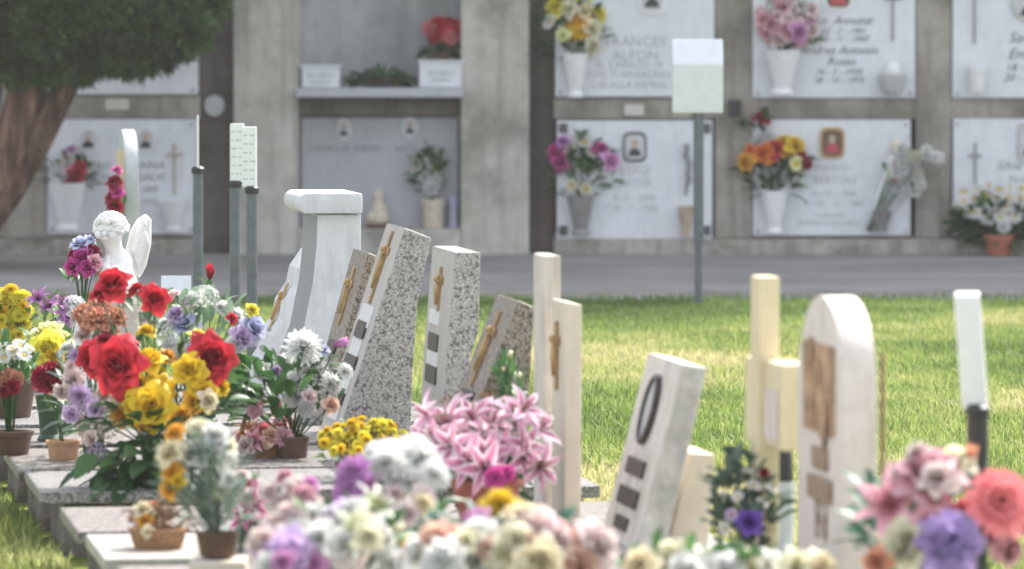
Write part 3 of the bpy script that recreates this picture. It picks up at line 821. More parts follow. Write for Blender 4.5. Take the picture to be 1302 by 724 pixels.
# red flowers and boxes on the shelf
zs = at(0, 112, YW - .09).z + .001
def shelf_box(x0, x1, y0, label, Yf=YW + .0):
    g = G(); b = at(x0, y0, Yf); e = at(x1, y0, Yf)
    root = thing('stone_planter', ((b.x + e.x) / 2, Yf + .06, zs), label, 'stone planter', 'pale planters on the shelf')
    g.box(((b.x + e.x) / 2, Yf + .07, (zs + b.z) / 2), (e.x - b.x, .14, b.z - zs)); obj('body', g, M_slab, root, bevel=.006)
    g = G(); g.box(((b.x + e.x) / 2, Yf + .07, b.z + .006), (e.x - b.x + .012, .15, .012)); obj('rim', g, M_slab, root, bevel=.004)
    lettering(root, [('RICORDO', 0, 0, 1), ('PERENNE', 0, -.03, .8)], M_ink_lt, ((b.x + e.x) / 2, Yf, (zs + b.z) / 2), .028)
    return root
shelf_box(384, 432, 86, 'empty pale stone planter at the left end of the niche shelf')
shelf_box(533, 589, 80, 'pale stone planter below the red flowers on the niche shelf')
zr = at(0, 80, YW).z + .012
wflow('dense dome of red flowers in a dark pot on the right planter', 562, 0, YW + .07,
      fill('carnation', ['red', 'red', 'coral'], 30, 566, 37, 27, 13, 8, 11, 7), [(110, 562, 58, 20, 16, 18, 7)], 18, vase=('pot', M_brown_pot, .035, .045, .035), z0=zr)
def dry(root, base, top, rr): pass
wflow('low dark dried plant in the middle of the niche shelf', 487, 0, YW + .04, [('daisy', 'dred', 480, 103, 6), ('daisy', 'dred', 500, 104, 5)],
      [(240, 486, 102, 34, 9, 18, 6, .08), (10, 486, 88, 8, 6, 10, 4)], 19, vase=('bowl', M_black, .03, .06, .05), z0=zs, name='dried_plant', cat='plant', group=None)
# lower recess: pot of white flowers, statuette, small blue vase standing on the sill
zn = at(0, 291, YW).z + .001
wflow('tall white flowers in a beige pot inside the lower niche', 551, 0, YW + .085,
      [('lily', 'whlily', 545, 192, 13), ('lily', 'whlily', 535, 200, 12), ('lily', 'whlily', 552, 215, 12), ('carnation', 'white', 540, 225, 10), ('carnation', 'white', 548, 240, 11), ('carnation', 'white', 556, 232, 9), ('daisy', 'white', 530, 215, 9)],
      [(110, 545, 220, 22, 32, 20, 9)], 20, vase=('pot', M_beige_pot, .135, .055, .048), z0=zn, group=None, stem=L_mid)
c = at(577, 291, YW + .09); g = G(); vase_geo(g, Vector((c.x, YW + .09, zn)), 'vase', .15, .025, .024)
o = obj('small_vase', g, plain('lavender ceramic', (.42, .43, .6), .35, .08), None, 'angle', loc=(c.x, YW + .09, zn)); tag(o, 'narrow lavender vase beside the beige pot in the lower niche', 'vase')
c = at(481, 291, YW + .08); c.z = zn
st = thing('figurine', c, 'small beige nativity figurine on a dark base in the lower niche', 'figurine')
g = G(); g.box(c + Vector((0, 0, .01)), (.11, .09, .02)); obj('base', g, M_brown_pot, st, bevel=.004)
g = G(); g.lathe(c + Vector((0, 0, .0205)), [(.045, 0), (.05, .02), (.036, .07), (.024, .1), (.02, .115), (.026, .13), (.022, .15), (.008, .16)], 18)
g.ball(c + Vector((.03, -.02, .055)), (.02, .02, .035), 8); g.ball(c + Vector((.03, -.022, .095)), .014, 8); g.ball(c + Vector((-.035, -.02, .05)), (.022, .02, .03), 8)
obj('figure', g, M_beige_pot, st, True)
# cellophane-wrapped bouquet leaning on slab B2
c = at(1112, 296, YS - .05)
bq = thing('wrapped_bouquet', c, 'white flowers wrapped in clear film leaning diagonally on the slab', 'bouquet')
rr = random.Random(21)
pa, pb = at(1104, 294, YS - .04), at(1168, 190, YS - .1)
ax = (pb - pa).normalized(); sd = ax.cross(Vector((0, 1, 0))).normalized(); dp = Vector((0, 1, 0))
gl = G()
for i in range(11):
    e = pa.lerp(pb, rr.uniform(.55, 1)) + sd * rr.uniform(-.09, .09) * 1 - dp * rr.uniform(0, .05)
    gl.tube([pa + sd * rr.uniform(-.012, .012), pa.lerp(e, .5), e], .003, 5)
    leaf(gl, e, ax + sd * rr.uniform(-1, 1), .07, .028, rr); leaf(gl, e - ax * .05, ax + sd * rr.uniform(-1, 1) - dp * .5, .08, .03, rr)
for i in range(24):
    e = pa.lerp(pb, rr.uniform(.55, 1.05)) + sd * rr.uniform(-.1, .1) - dp * rr.uniform(.04, .10)
    q = (ax * .5 - dp + sd * rr.uniform(-.4, .4)).normalized().to_track_quat('Z', 'Y').to_matrix()
    link('chrysanthemum', blossom_mesh('chrysanthemum', 'white' if i % 4 else 'ivory', i % 3), bq, Matrix.Translation(e) @ q.to_4x4() @ Matrix.Scale(.035, 4))
for i in range(4):
    e = pa.lerp(pb, .62 + .05 * i) + sd * (.03 + .01 * i) - dp * .08
    link('rose', blossom_mesh('rose', 'dred', i % 3), bq, Matrix.Translation(e) @ Matrix.Rotation(PI / 2, 4, 'X') @ Matrix.Scale(.02, 4))
obj('foliage', gl, L_pale, bq, True)
gw = G(); vs = []; fs = []
for j in range(7):
    t = j / 6; w = .02 + .12 * t ** 1.2
    for i in range(9):
        u = -1 + i / 4
        vs.append(pa.lerp(pb, t * .98) + sd * w * u * 1.1 - dp * (.03 + .085 * t * (1 - u * u) + rr.uniform(0, .014)))
for j in range(6):
    for i in range(8): k = j * 9 + i; fs.append((k, k + 1, k + 10, k + 9))
gw.add(vs, fs)
kf = N('clear film'); gb = kf.n('ShaderNodeBsdfGlossy'); gb.inputs['Roughness'].default_value = .18; tb = kf.n('ShaderNodeBsdfTransparent')
mxn = kf.n('ShaderNodeMixShader'); mxn.inputs[0].default_value = .22; kf.l(tb.outputs[0], mxn.inputs[1]); kf.l(gb.outputs[0], mxn.inputs[2]); kf.l(mxn.outputs[0], kf.out.inputs[0])
obj('plastic_film', gw, kf.m, bq, True)

# ------------------------------------------------------------------ tree (juniper) at the left
tr = thing('juniper_tree', (at(-85, 0, 25.2).x, 25.2, 0), 'dark evergreen tree with a reddish brown fluted trunk in front of the wall', 'tree')
kt = N('stringy bark'); v = kt.coord(scale=(22, 22, 3.4)); f = kt.noise(v, 1.0, 6, .65); f2 = kt.noise(kt.coord(), 40, 4)
c_ = kt.ramp(f, [(.34, (.045, .027, .021)), (.5, (.14, .083, .06)), (.65, (.28, .175, .13))]); kt.bsdf(c_, .95, .15, 0, f, .9, .03)
Yt = 25.2
g = G()
stems = [((-125, 352), (-90, 250), (-35, 130), (-20, -60), 38), ((-85, 350), (-38, 262), (20, 170), (48, 40), 34), ((-70, 348), (-28, 285), (36, 200), (92, 95), 22), ((-140, 352), (-120, 250), (-80, 120), (-80, -60), 40), ((-60, 347), (-30, 300), (28, 220), (70, 120), 18)]
for i, (a, b, c, d_, w) in enumerate(stems):
    dy = (-.1, -.16, -.2, 0, -.12)[i]
    ctrl = [at(q[0], q[1], Yt + dy) for q in (a, b, c, d_)]
    ctrl[0].z = min(ctrl[0].z, -.02)
    pts = []; rs_ = []
    for k in range(25):
        t = k / 24 * 3; s_ = min(int(t), 2); u = t - s_
        P0 = ctrl[max(0, s_ - 1)]; P1 = ctrl[s_]; P2 = ctrl[s_ + 1]; P3 = ctrl[min(3, s_ + 2)]
        q = .5 * ((2 * P1) + (-P0 + P2) * u + (2 * P0 - 5 * P1 + 4 * P2 - P3) * u * u + (-P0 + 3 * P1 - 3 * P2 + P3) * u ** 3)
        pts.append(q); rs_.append(w * Yt / F * (1.15 - .55 * k / 24 + .4 * max(0, 1 - k / 5)))
    o0 = len(g.v); g.tube(pts, rs_, 26)
    ph = R.uniform(0, 6)
    for k in range(o0, len(g.v)):       # flutes in the trunk
        ring = (k - o0) // 26
        if ring >= 25: continue
        th = 2 * PI * ((k - o0) % 26) / 26
        m_ = 1 + .12 * math.sin(th * 5 + ph + ring * .12) + .06 * math.sin(th * 9 + ph * 2 - ring * .1)
        p = Vector(g.v[k]); cc = pts[ring]; g.v[k] = tuple(cc + (p - cc) * m_)
obj('trunk', g, kt.m, tr, True)
g = G()
for i in range(14):
    a = at(R.uniform(-50, 80), R.uniform(20, 110), Yt - .1); b = at(R.uniform(-60, 260), R.uniform(-120, 70), Yt + R.uniform(-.5, .5))
    g.tube([a, (a + b) / 2 + Vector((0, 0, .06)), b], [.02, .014, .006], 6)
obj('branch', g, kt.m, tr, True)
def crown(name, clumps, n_per, mat, seed, size=.045):
    rs = np.random.RandomState(seed); V = []; A = []
    for (ex, ey, er, dy) in clumps:
        c = np.array(at(ex, ey, Yt + dy)); r = er * Yt / F
        n = int(n_per * (er / 60) ** 2)
        d = rs.normal(size=(n, 3)); d /= np.linalg.norm(d, axis=1)[:, None]
        q = c + d * r * (rs.rand(n, 1) ** .45) * np.array([1, .85, .85])
        ax = d + rs.normal(size=(n, 3)) * .6 + np.array([0, -.15, .1]); ax /= np.linalg.norm(ax, axis=1)[:, None]
        sh = np.clip(rs.rand(n) * .6 + rs.rand() * .5 - .05, .01, 1)
        for k in range(3):
            sd = np.cross(ax, rs.normal(size=(n, 3))); sd /= np.linalg.norm(sd, axis=1)[:, None] + 1e-6
            L = size * (.5 + rs.rand(n, 1)); w = size * .13
            a2 = ax + sd * (k - 1) * .45
            V.append(np.stack([q - sd * w, q + sd * w, q + a2 * L * .6 + sd * w * 1.1, q + a2 * L, q + a2 * L * .6 - sd * w * 1.1], 1)); A.append(np.repeat(sh, 5))
    V = np.concatenate(V); A = np.concatenate(A); n = len(V)
    me = bpy.data.meshes.new(name); loc = np.array(tr.location)
    me.vertices.add(n * 5); me.vertices.foreach_set('co', (V - loc).ravel())
    me.loops.add(n * 5); me.loops.foreach_set('vertex_index', np.arange(n * 5, dtype=np.int32))
    me.polygons.add(n); me.polygons.foreach_set('loop_start', (np.arange(n) * 5).astype(np.int32)); me.update(calc_edges=True)
    at2 = me.attributes.new('pa', 'FLOAT', 'POINT'); at2.data.foreach_set('value', A.astype(np.float32)); me.materials.append(mat)
    o = bpy.data.objects.new(name, me); COL.objects.link(o); o.parent = tr; me.validate()
L_jun = leafm('juniper needles', (.025, .055, .02), (.14, .235, .065), .3)
cl = []
for (ex, ey, er, k) in ((-60, 40, 90, 3), (10, 30, 85, 4), (60, 40, 72, 4), (110, 25, 78, 4), (160, 40, 60, 4), (200, 25, 62, 4), (225, -10, 60, 3), (60, -60, 110, 4), (150, -70, 110, 4), (-40, -120, 140, 3), (100, -180, 150, 3), (200, -120, 90, 2), (40, -320, 170, 2), (-60, -260, 150, 2), (120, -300, 120, 2), (30, -450, 130, 2)):
    for j in range(k): cl.append((ex + R.uniform(-.45, .45) * er, ey + R.uniform(-.45, .3) * er, er * R.uniform(.42, .72), R.uniform(-.5, .5)))
cl += [(115, 66, 34, -.2), (145, 62, 34, -.1), (100, 84, 26, -.25), (160, 74, 24, -.3), (222, 52, 30, -.1), (60, 82, 30, -.3), (178, 78, 22, -.2), (205, 72, 20, -.1), (20, 80, 30, -.3), (85, 88, 24, -.2), (242, 28, 24, -.1), (262, 0, 26, 0)]
crown('crown', cl, 2000, L_jun, 8)

M_gran_top = granite('grey tomb granite', (.27, .26, .255), (.1, .095, .09), (.42, .41, .4))
# ------------------------------------------------------------------ tombs
AZ = math.radians(8); U = Vector((math.cos(AZ), math.sin(AZ), 0)); V = Vector((-math.sin(AZ), math.cos(AZ), 0)); TT = .13
def foot_x(d): return -.756 - .157 * (d - 10.08)
def tomb(dfar, w, mat, label, L=1.1, base=M_tomb_base):
    c0 = Vector((foot_x(dfar), dfar, 0))                        # far-left corner of the slab
    root = thing('tomb', c0 - V * w / 2 + U * L / 2, label, 'tomb', 'low tombs in a row')
    q = [c0, c0 - V * w, c0 - V * w + U * L, c0 + U * L]
    z = Vector((0, 0, TT - .024))
    g = G(); g.prism([p + z for p in q], (0, 0, .024)); obj('cover_slab', g, mat, root, bevel=.004)
    ins = [c0 + U * .05 - V * .03, c0 - V * (w - .03) + U * .05, c0 - V * (w - .03) + U * (L - .03), c0 + U * (L - .03) - V * .03]
    g = G(); g.prism([p - Vector((0, 0, .02)) for p in ins], (0, 0, TT - .024 + .02 - .001)); obj('plinth', g, base, root, bevel=.004)
    return root
M_cov_w = marble('white cover slab', (.42, .4, .37), (.33, .31, .29), stain=(.22, .18, .15), samt=.6, rough=.45)
tomb(7.55, .5, M_gran_pk, 'pinkish granite tomb nearest the camera, under the cream flowers')
tomb(8.2, .5, M_cov_w, 'white topped tomb under the blurred white and lilac bouquets')
tomb(8.86, .5, M_gran_top, 'speckled grey tomb of the arched headstone', 1.02)
tomb(9.47, .5, M_gran_pk, 'pinkish granite tomb between the arched and the leaning white stone')
tomb(10.08, .49, M_cov_w, 'tomb with white cover slab carrying a wicker basket')
tomb(10.67, .54, M_gran_pk, 'speckled pinkish tomb just behind the white cover slab')
tomb(11.57, .54, M_gran_top, 'speckled grey tomb below the red and yellow roses')
tomb(12.22, .6, M_gran_pk, 'pale granite tomb carrying a brown potted red flower')
tomb(12.85, .52, M_gran_pk, 'pinkish grey tomb partly hidden by pots at the left edge')
tomb(13.5, .52, M_gran_top, 'dark speckled tomb carrying the yellow chrysanthemum pot')
tomb(14.15, .52, M_gran_pk, 'tomb in front of the capped white column')
tomb(14.8, .52, M_gran_pk, 'tomb beneath the white angel')

# ------------------------------------------------------------------ headstones
def prof(pts, d, x0=None):
    x0 = at(pts[0][0], 400, d).x if x0 is None else x0
    out = []
    for (px, py) in pts:
        Y = d
        for _ in range(3): Y = d + (at(px, py, Y).x - x0) * math.tan(AZ)
        p = at(px, py, Y); p.z = max(p.z, TT); out.append(p)
    return out
def headstone(pts, d, W, mat, label, bevel=.004, group=None, face=(), facemat=None, capmat=None):
    pp = prof(pts, d)
    b = min(pp, key=lambda p: p.z)
    cx = sum((p for p in pp if p.z < TT + .01), Vector()) / max(1, sum(1 for p in pp if p.z < TT + .01))
    root = thing('headstone', (cx + V * W / 2), label, 'headstone', group)
    g = G(); g.prism(pp, V * W)
    for i in face: g.m[2 + i] = 1
    if capmat: g.m[0] = 2
    obj('stone', g, [mat, facemat or mat, capmat or mat], root, bevel=bevel)
    return root, pp
class Face:
    """inscribed side of a headstone: B, T near edge bottom/top; W width along V"""
    def __init__(s, root, B, T, W):
        s.r, s.B, s.T, s.W = root, B, T, W
        s.up = (T - B).normalized(); s.n = s.up.cross(V).normalized()
        if s.n.x > 0: s.n = -s.n
        s.H = (T - B).length
    def p(s, a, t): return s.B + V * (a * s.W) + (s.T - s.B) * t
    def M(s): return Matrix((-V, s.up, s.n)).transposed()     # columns: right, up, out
    def box(s, g, a, t, w, h, th, off=0):
        g.box(s.p(a, t) + s.n * (th / 2 + off), (w, h, th), s.M())
    def plaque(s, a, t, w, h, mat, name='plaque', th=.006, bev=.002):
        g = G(); s.box(g, a, t, w, h, th); return obj(name, g, mat, s.r, bevel=bev)
    def crucifix(s, a, t, h, mat=M_bronze, w=.07, th=.006, thick=.018):
        g = G(); c = s.p(a, t); M = s.M()
        g.box(c + s.n * th / 2, (thick, h, th), M)
        for sg in (-1, 1):
            g.box(c + s.up * h * .22 - V * sg * (thick / 2 + (w - thick) / 4) + s.n * th / 2, ((w - thick) / 2, thick, th * .95), M)
        o = obj('crucifix', g, mat, s.r, bevel=.002)
        g = G(); q = c + s.n * (th + .002)
        g.tube([q + s.up * h * .18, q + s.up * .02 * h, q - s.up * h * .3], [.006, .007, .004], 7); g.ball(q + s.up * h * .24 + s.n * .002, .0075, 7)
        g.tube([q + s.up * h * .17, q + s.up * h * .22 - V * w * .42], [.003, .0025], 5); g.tube([q + s.up * h * .17, q + s.up * h * .22 + V * w * .42], [.003, .0025], 5)
        obj('figure', g, M_gold, o, True)
        return o
    def letters(s, txt, a, t, size, mat): lettering(s.r, [(txt, 0, 0, 1)], mat, s.p(a, t) + s.n * .0005, size, 0, -V, s.up)

# arched stone
d = 8.5; T_ = .052; Wd = .36
cN = prof([(1100, 700)], d)[0]; cN.z = TT
hs = thing('headstone', cN + V * Wd / 2, 'tall arched white headstone with rusty bronze relief, nearest at right', 'headstone', 'headstones')
top = at(1060, 376, d + .18).z
o0 = prof([(1072, 700)], d)[0]; o0.z = TT
outl = []
for i in range(25):
    t = PI * i / 24
    outl.append(o0 + V * (Wd / 2 - math.cos(t) * Wd / 2) + Vector((0, 0, (top - .16 - TT) + .16 * math.sin(t) ** .85)))
outl = [o0.copy()] + outl + [o0 + V * Wd]
g = G(); g.prism(outl, U * T_); obj('stone', g, M_stone_pink, hs, 'angle', bevel=.004)
fa = Face(hs, o0, o0 + Vector((0, 0, top - TT)), Wd)
g = G(); rr = random.Random(31)
fa.box(g, .5, .71, .235, .135, .004)
for i in range(9):
    fy = rr.uniform(-1, 1); q = fa.p(.52 + rr.uniform(-.16, .16) * 1.6 * (1 - .3 * abs(fy)), (.71 + fy * .115)) + fa.n * .004
    g.ball(q, (.004, rr.uniform(.012, .03), rr.uniform(.02, .045)), 8)
obj('bronze_relief', g, plain('rusty bronze relief', (.4, .25, .15), .75, .55, 24, metal=.1), hs, 'angle')
M_fl = plain('faded bronze letters', (.3, .2, .14), .6, .3, metal=.3)
for (t, w, h) in ((.49, .11, .034), (.395, .18, .036)): fa.plaque(.47, t, w, h, M_fl, 'name_letters')
for t, s_ in ((.30, '19 5'), (.235, '19 8')): fa.letters(s_, .47, t, .06, M_fl)
# leaning white stone
hs, pp = headstone([(868, 463), (900, 468), (893, 497), (846, 703), (806, 703)], 9.72, .36, M_stone_white, 'leaning white headstone with black bar portrait and dark square letters', group='headstones', capmat=M_rough)
fa = Face(hs, pp[4], pp[0], .36)
g = G(); q = fa.p(.5, .72); M = fa.M()
ring = [(math.cos(2 * PI * i / 28) * .05, math.sin(2 * PI * i / 28) * .058) for i in range(29)]
g.tube([q - V * x + fa.up * y + fa.n * .006 for x, y in ring], .006, 6, cap=False); obj('portrait_ring', g, M_bronze_dk, hs, True)
g = G(); g.prism([q - V * x * .95 + fa.up * y * .95 + fa.n * .0005 for x, y in ring[:-1]], fa.n * .005); obj('portrait_photo', g, M_ph_bg, hs)
for (a, t, w, h) in ((.5, .41, .17, .03), (.5, .25, .19, .032), (.5, .11, .12, .024)): fa.plaque(a, t, w, h, M_bronze_dk, 'name_letters')
g = G(); g.prism(prof([(878, 576), (909, 578), (901, 703), (849, 703)], 9.82), V * .2); obj('back_support', g, M_stone_beige, hs, bevel=.004)
# stepped posts
hs, pp = headstone([(718, 384), (740, 388), (739, 668), (717, 668)], 10.28, .16, M_stone_beige, 'stepped white stone of two upright slabs with a gilt crucifix', group='headstones')
fa = Face(hs, pp[3], pp[0], .16)
fa.crucifix(.5, .75, .125, M_bronze, .06)
g = G(); g.prism(prof([(691, 325), (713, 325), (713, 668), (691, 668)], 10.46), V * .13); obj('tall_slab', g, M_stone_white, hs, bevel=.005)
g = G(); g.box(fa.p(.5, .4) + fa.n * .0, (.001, .001, .001)) 
# brown leaning granite
hs, pp = headstone([(659, 382), (679, 391), (674, 480), (668, 622), (563, 622)], 11.12, .30, M_gran_br, 'brown speckled leaning headstone with a long gilt crucifix, behind the pink lilies', group='headstones')
fa = Face(hs, pp[4], pp[0], .30); fa.crucifix(.5, .72, .16, M_bronze, .08); fa.plaque(.5, .46, .16, .03, M_bronze_dk, 'name_letters'); fa.plaque(.5, .34, .13, .03, M_bronze_dk, 'name_letters')
# upright grey granite
hs, pp = headstone([(579, 321), (611, 321), (609, 420), (598, 455), (592, 588), (560, 588), (568, 455)], 11.82, .38, M_gran, 'upright grey granite headstone with a gilt crucifix on its polished face', group='headstones', face=(5, 6), facemat=M_face)
fa = Face(hs, pp[5].lerp(pp[6], .0), pp[0], .38)
fa = Face(hs, pp[5], pp[0], .38); fa.crucifix(.5, .80, .1, M_bronze, .08)
for t, w in ((.545, .15), (.39, .17)): fa.plaque(.6, t, w, .038, M_bronze_dk, 'name_letters')
g = G(); fa.box(g, .62, .665, .15, .03, .006); fa.box(g, .62, .465, .17, .035, .004); obj('marble_inlay', g, M_vase_w, hs, bevel=.0015)
# big granite
hs, pp = headstone([(515, 290), (549, 303), (531, 385), (525, 470), (522, 562), (427, 562)], 12.47, .34, M_gran, 'largest speckled granite headstone, sloping, with gilt crucifix and white inlay plaques', group='headstones', face=(5,), facemat=M_face)
fa = Face(hs, pp[5], pp[0], .34); fa.crucifix(.5, .80, .17, M_bronze, .09)
g = G(); rr = random.Random(6)
for (t, w, h) in ((.57, .2, .05), (.42, .17, .04), (.26, .2, .05), (.12, .16, .04)): fa.box(g, .5, t, w, h, .004)
obj('marble_inlay', g, M_vase_w, hs, bevel=.0015)
for (t, w) in ((.505, .16), (.345, .2), (.19, .06), (.175, .05)): fa.plaque(.5 if w > .1 else (.35 if w > .055 else .65), t, w, .038, M_bronze_dk, 'name_letters')
# small leaning brown-grey
hs, pp = headstone([(468, 321), (481, 327), (472, 400), (462, 536), (407, 536)], 13.1, .30, M_gran_br, 'small brown grey leaning headstone with a pale gilt crucifix, right of the capped column', group='headstones')
fa = Face(hs, pp[4], pp[0], .30); fa.crucifix(.5, .72, .14, M_gold, .08); fa.plaque(.5, .42, .14, .03, M_bronze_dk, 'name_letters')
# capped curved column
hs, pp = headstone([(404, 273), (459, 273), (459, 513), (352, 513), (368, 470), (386, 420), (398, 360), (403, 310)], 13.75, .33, M_stone_grey, 'grey white marble column with curved front and a thick rounded cap', group='headstones', face=(3, 4, 5, 6, 7), facemat=M_front_shade)
g = G(); g.prism(prof([(379, 258), (381, 251), (387, 246), (461, 246), (461, 272), (387, 272), (381, 266)], 13.72), V * .36); obj('cap', g, M_stone_grey, hs, 'angle', bevel=.006)
# slanted white stone
edge = [(396, 322)]
for i in range(1, 9): edge.append((396 - (396 - 322) * i / 8 * 1.0 - (3 if i % 2 else -2), 322 + (492 - 322) * i / 8))
hs, pp = headstone([(400, 320), (408, 330), (406, 493)] + [(e[0], e[1]) for e in reversed(edge[1:])], 14.42, .32, M_stone_grey, 'slanted white marble headstone with wavy edge, left of the capped column', group='headstones')
fa = Face(hs, pp[3], pp[-1], .32); fa.crucifix(.5, .66, .13, M_gold, .07)
for t in (.45, .3, .15): fa.plaque(.5, t, .09, .012, M_ink_grey, 'name_letters', .004, .001)
# far arched stone behind the angel
d = 19.6; o0 = at(160, 400, d); o0.z = 0
hs = thing('headstone', o0 + V * .2, 'distant arched headstone with brown face behind the angel', 'headstone', 'headstones')
H_ = at(160, 166, d).z; outl = [o0.copy()] + [o0 + V * (.2 - math.cos(PI * i / 16) * .2) + Vector((0, 0, H_ - .16 + .16 * math.sin(PI * i / 16))) for i in range(17)] + [o0 + V * .4]
g = G(); g.prism(outl, U * .045); obj('stone', g, marble('bluish grey stone', (.5, .55, .58), (.36, .4, .43)), hs, 'angle', bevel=.004)
fa = Face(hs, o0, o0 + Vector((0, 0, H_)), .4); fa.plaque(.5, .78, .36, .16, plain('beige inlay', (.62, .5, .36), .6, .15), 'inlay'); fa.plaque(.5, .58, .3, .1, M_bronze, 'relief', .01)
g = G(); g.prism([o0 - U * .06 - V * .04, o0 + U * .1 - V * .04, o0 + U * .1 + V * .44, o0 - U * .06 + V * .44], (0, 0, .05)); obj('footing', g, M_tomb_base, hs, bevel=.004)
# cream cross-shaped stone
d = 9.15
cc = prof([(980, 660)], d)[0]; cc.z = TT
hs = thing('stone_cross', cc, 'thick cream yellow stone cross seen from its side, left of the arched headstone', 'stone cross')
zt = at(978, 352, d).z; za0 = at(980, 575, d - .14).z; za1 = at(980, 464, d - .14).z
xa = at(964, 400, d).x; xb = at(992, 400, d).x
g = G(); Wp = .07
b0 = Vector((xa, d, TT))
g.prism([b0, b0 + U * (xb - xa), b0 + U * (xb - xa) + V * Wp, b0 + V * Wp], (0, 0, zt - TT)); obj('upright', g, M_cream, hs, bevel=.005)
for sgn in (-1, 1):
    g = G(); a0 = b0 + U * (.011 if sgn < 0 else .002) + (V * (-.14) if sgn < 0 else V * (Wp + .0005)) + Vector((0, 0, za0 - TT)); ln = .1395 if sgn < 0 else .06
    g.prism([a0, a0 + U * .05, a0 + U * .05 + V * ln, a0 + V * ln], (0, 0, za1 - za0)); obj('arm', g, M_cream, hs, bevel=.006)
    if sgn < 0:
        g = G(); a1 = a0 - U * .0045 + V * .02 + Vector((0, 0, .015)); g.prism([a1, a1 + V * .1, a1 + V * .1 + Vector((0, 0, .08)), a1 + Vector((0, 0, .08))], U * .004); obj('name_plate', g, M_stone_pink, hs)
# votive lamp beside it
c = at(998, 600, 9.35); c.z = TT
lp = thing('grave_lamp', c, 'white grave lamp with black top between cream cross and arched stone', 'grave lamp')
g = G(); g.lathe(c, [(.016, 0), (.018, .01), (.013, .03), (.015, .08), (.016, .12), (.016, .15)], 18); obj('body', g, plain('pale blue glass', (.55, .6, .66), .3, .05), lp, 'angle')
g = G(); zc = at(0, 575, 8.95).z - TT; g.lathe(c + Vector((0, 0, .1505)), [(.014, 0), (.012, .05), (.008, .06), (.003, .064)], 18); obj('lid', g, M_black, lp, 'angle')
g = G(); c = at(1122, 640, 8.95); c.z = 0
g.tube([c, Vector((c.x, c.y, at(0, 450, 8.95).z))], .0032, 8); o = obj('iron_rod', g, M_rust, None, True, loc=c); tag(o, 'thin rusty iron rod standing behind the arched headstone', 'rod')

# ------------------------------------------------------------------ grave markers on posts
def marker(px, d, ytop, ysplit, wpx, thick, yaw, label, plate_mat=M_white, r=.016, lines=0, lean=0, bx=0):
    s = d / F; c = at(px, 400, d); c.z = 0
    zt = at(px, ytop, d).z; zs_ = at(px, ysplit, d).z
    root = thing('grave_marker', c, label, 'grave marker', 'grave markers on posts')
    g = G(); g.tube([c, c + Vector((0, 0, zs_ + .004))], r, 16); obj('post', g, M_steel, root, 'angle')
    g = G(); g.lathe(c + Vector((0, 0, zs_ - .012)), [(r * 1.25, 0), (r * 1.3, .016), (r * .9, .022)], 16); obj('collar', g, M_black, root, 'angle')
    Mz = Matrix.Rotation(yaw, 3, 'Z') @ Matrix.Rotation(lean, 3, 'Y')
    pc = c + Vector((bx * s, 0, (zt + zs_) / 2 + .006))
    g = G(); g.box(pc, (wpx, thick, zt - zs_), Mz); obj('plate', g, plate_mat, root, bevel=.003)
    if lines:
        rr = random.Random(int(px))
        for i in range(lines):
            g = G(); zz = (zt - zs_) * (.36 - .72 * i / max(1, lines - 1)); xx = -wpx * .4; vs = []
            while xx < wpx * .34:
                ww = rr.uniform(.006, .02); g.box(pc + Mz @ Vector((xx + ww / 2, -thick / 2 - .0006, zz)), (ww, .001, .004), Mz); xx += ww + .006
            obj('text_row', g, plain('pale plate lettering', (.5, .51, .53), .6, .1), root)
    return root
marker(320.5, 16.4, 164, 241, .042, .012, -.12, 'white lettered plate on a dark post, nearest the capped column', lines=6, bx=-3)
marker(299, 16.8, 160, 234, .042, .012, -.12, 'white lettered plate on a grey post, middle of three posts', lines=6, bx=3)
marker(252, 17.6, 150, 216, .1, .006, PI / 2 + .055, 'thin dark post with its plate edge on, before the slab with the bronze cross')
d = 21.45; c = at(888, 400, d); c.z = 0; s = d / F
mk = thing('grave_marker', c, 'tall dark post with a blank pale blue box sign on the lawn', 'grave marker', 'grave markers on posts')
g = G(); g.tube([c, Vector((c.x, d, at(0, 310, d).z))], .0145, 16); obj('lower_post', g, M_steel, mk, 'angle')
g = G(); g.tube([Vector((c.x, d, at(0, 310, d).z)), Vector((c.x, d, at(0, 142, d).z))], .0195, 16); obj('post', g, M_steel, mk, 'angle')
x0, x1, xt0, xt1 = (at(q, 100, d).x for q in (855, 919, 852, 916))
zb, zm, zt = (at(0, q, d).z for q in (144, 82, 50))
sec = [Vector((x0, d - .025, zb)), Vector((x0, d - .032, zm)), Vector((x0, d + .035, zt)), Vector((x0, d + .05, zt - .004)), Vector((x0, d + .03, zb))]
g = G(); g.prism(sec, (x1 - x0, 0, 0)); obj('sign_box', g, M_plate, mk, bevel=.004)
d = 8.75; c = at(1243, 500, d); c.z = 0
mk = thing('grave_marker', c, 'pale aqua plate seen edge on atop a short black post, above the pink bouquet', 'grave marker', 'grave markers on posts')
zc = at(0, 524, d).z; tp = at(1243, 520, d)
g = G(); g.tube([c, Vector((tp.x, d, zc))], .0165, 18); obj('post', g, M_black, mk, 'angle')
g = G(); g.lathe(Vector((tp.x, d, zc - .006)), [(.018, 0), (.019, .012), (.012, .018)], 18); obj('collar', g, M_black, mk, 'angle')
a = at(1240, 522, d); b = at(1229, 376, d); dr = (b - a)
g = G(); w = Vector((.0395, 0, 0)); q0 = a - w / 2
g.prism([q0, q0 + w, q0 + w + dr, q0 + dr], (.0135, .16, 0)); obj('plate', g, M_teal, mk, bevel=.003)

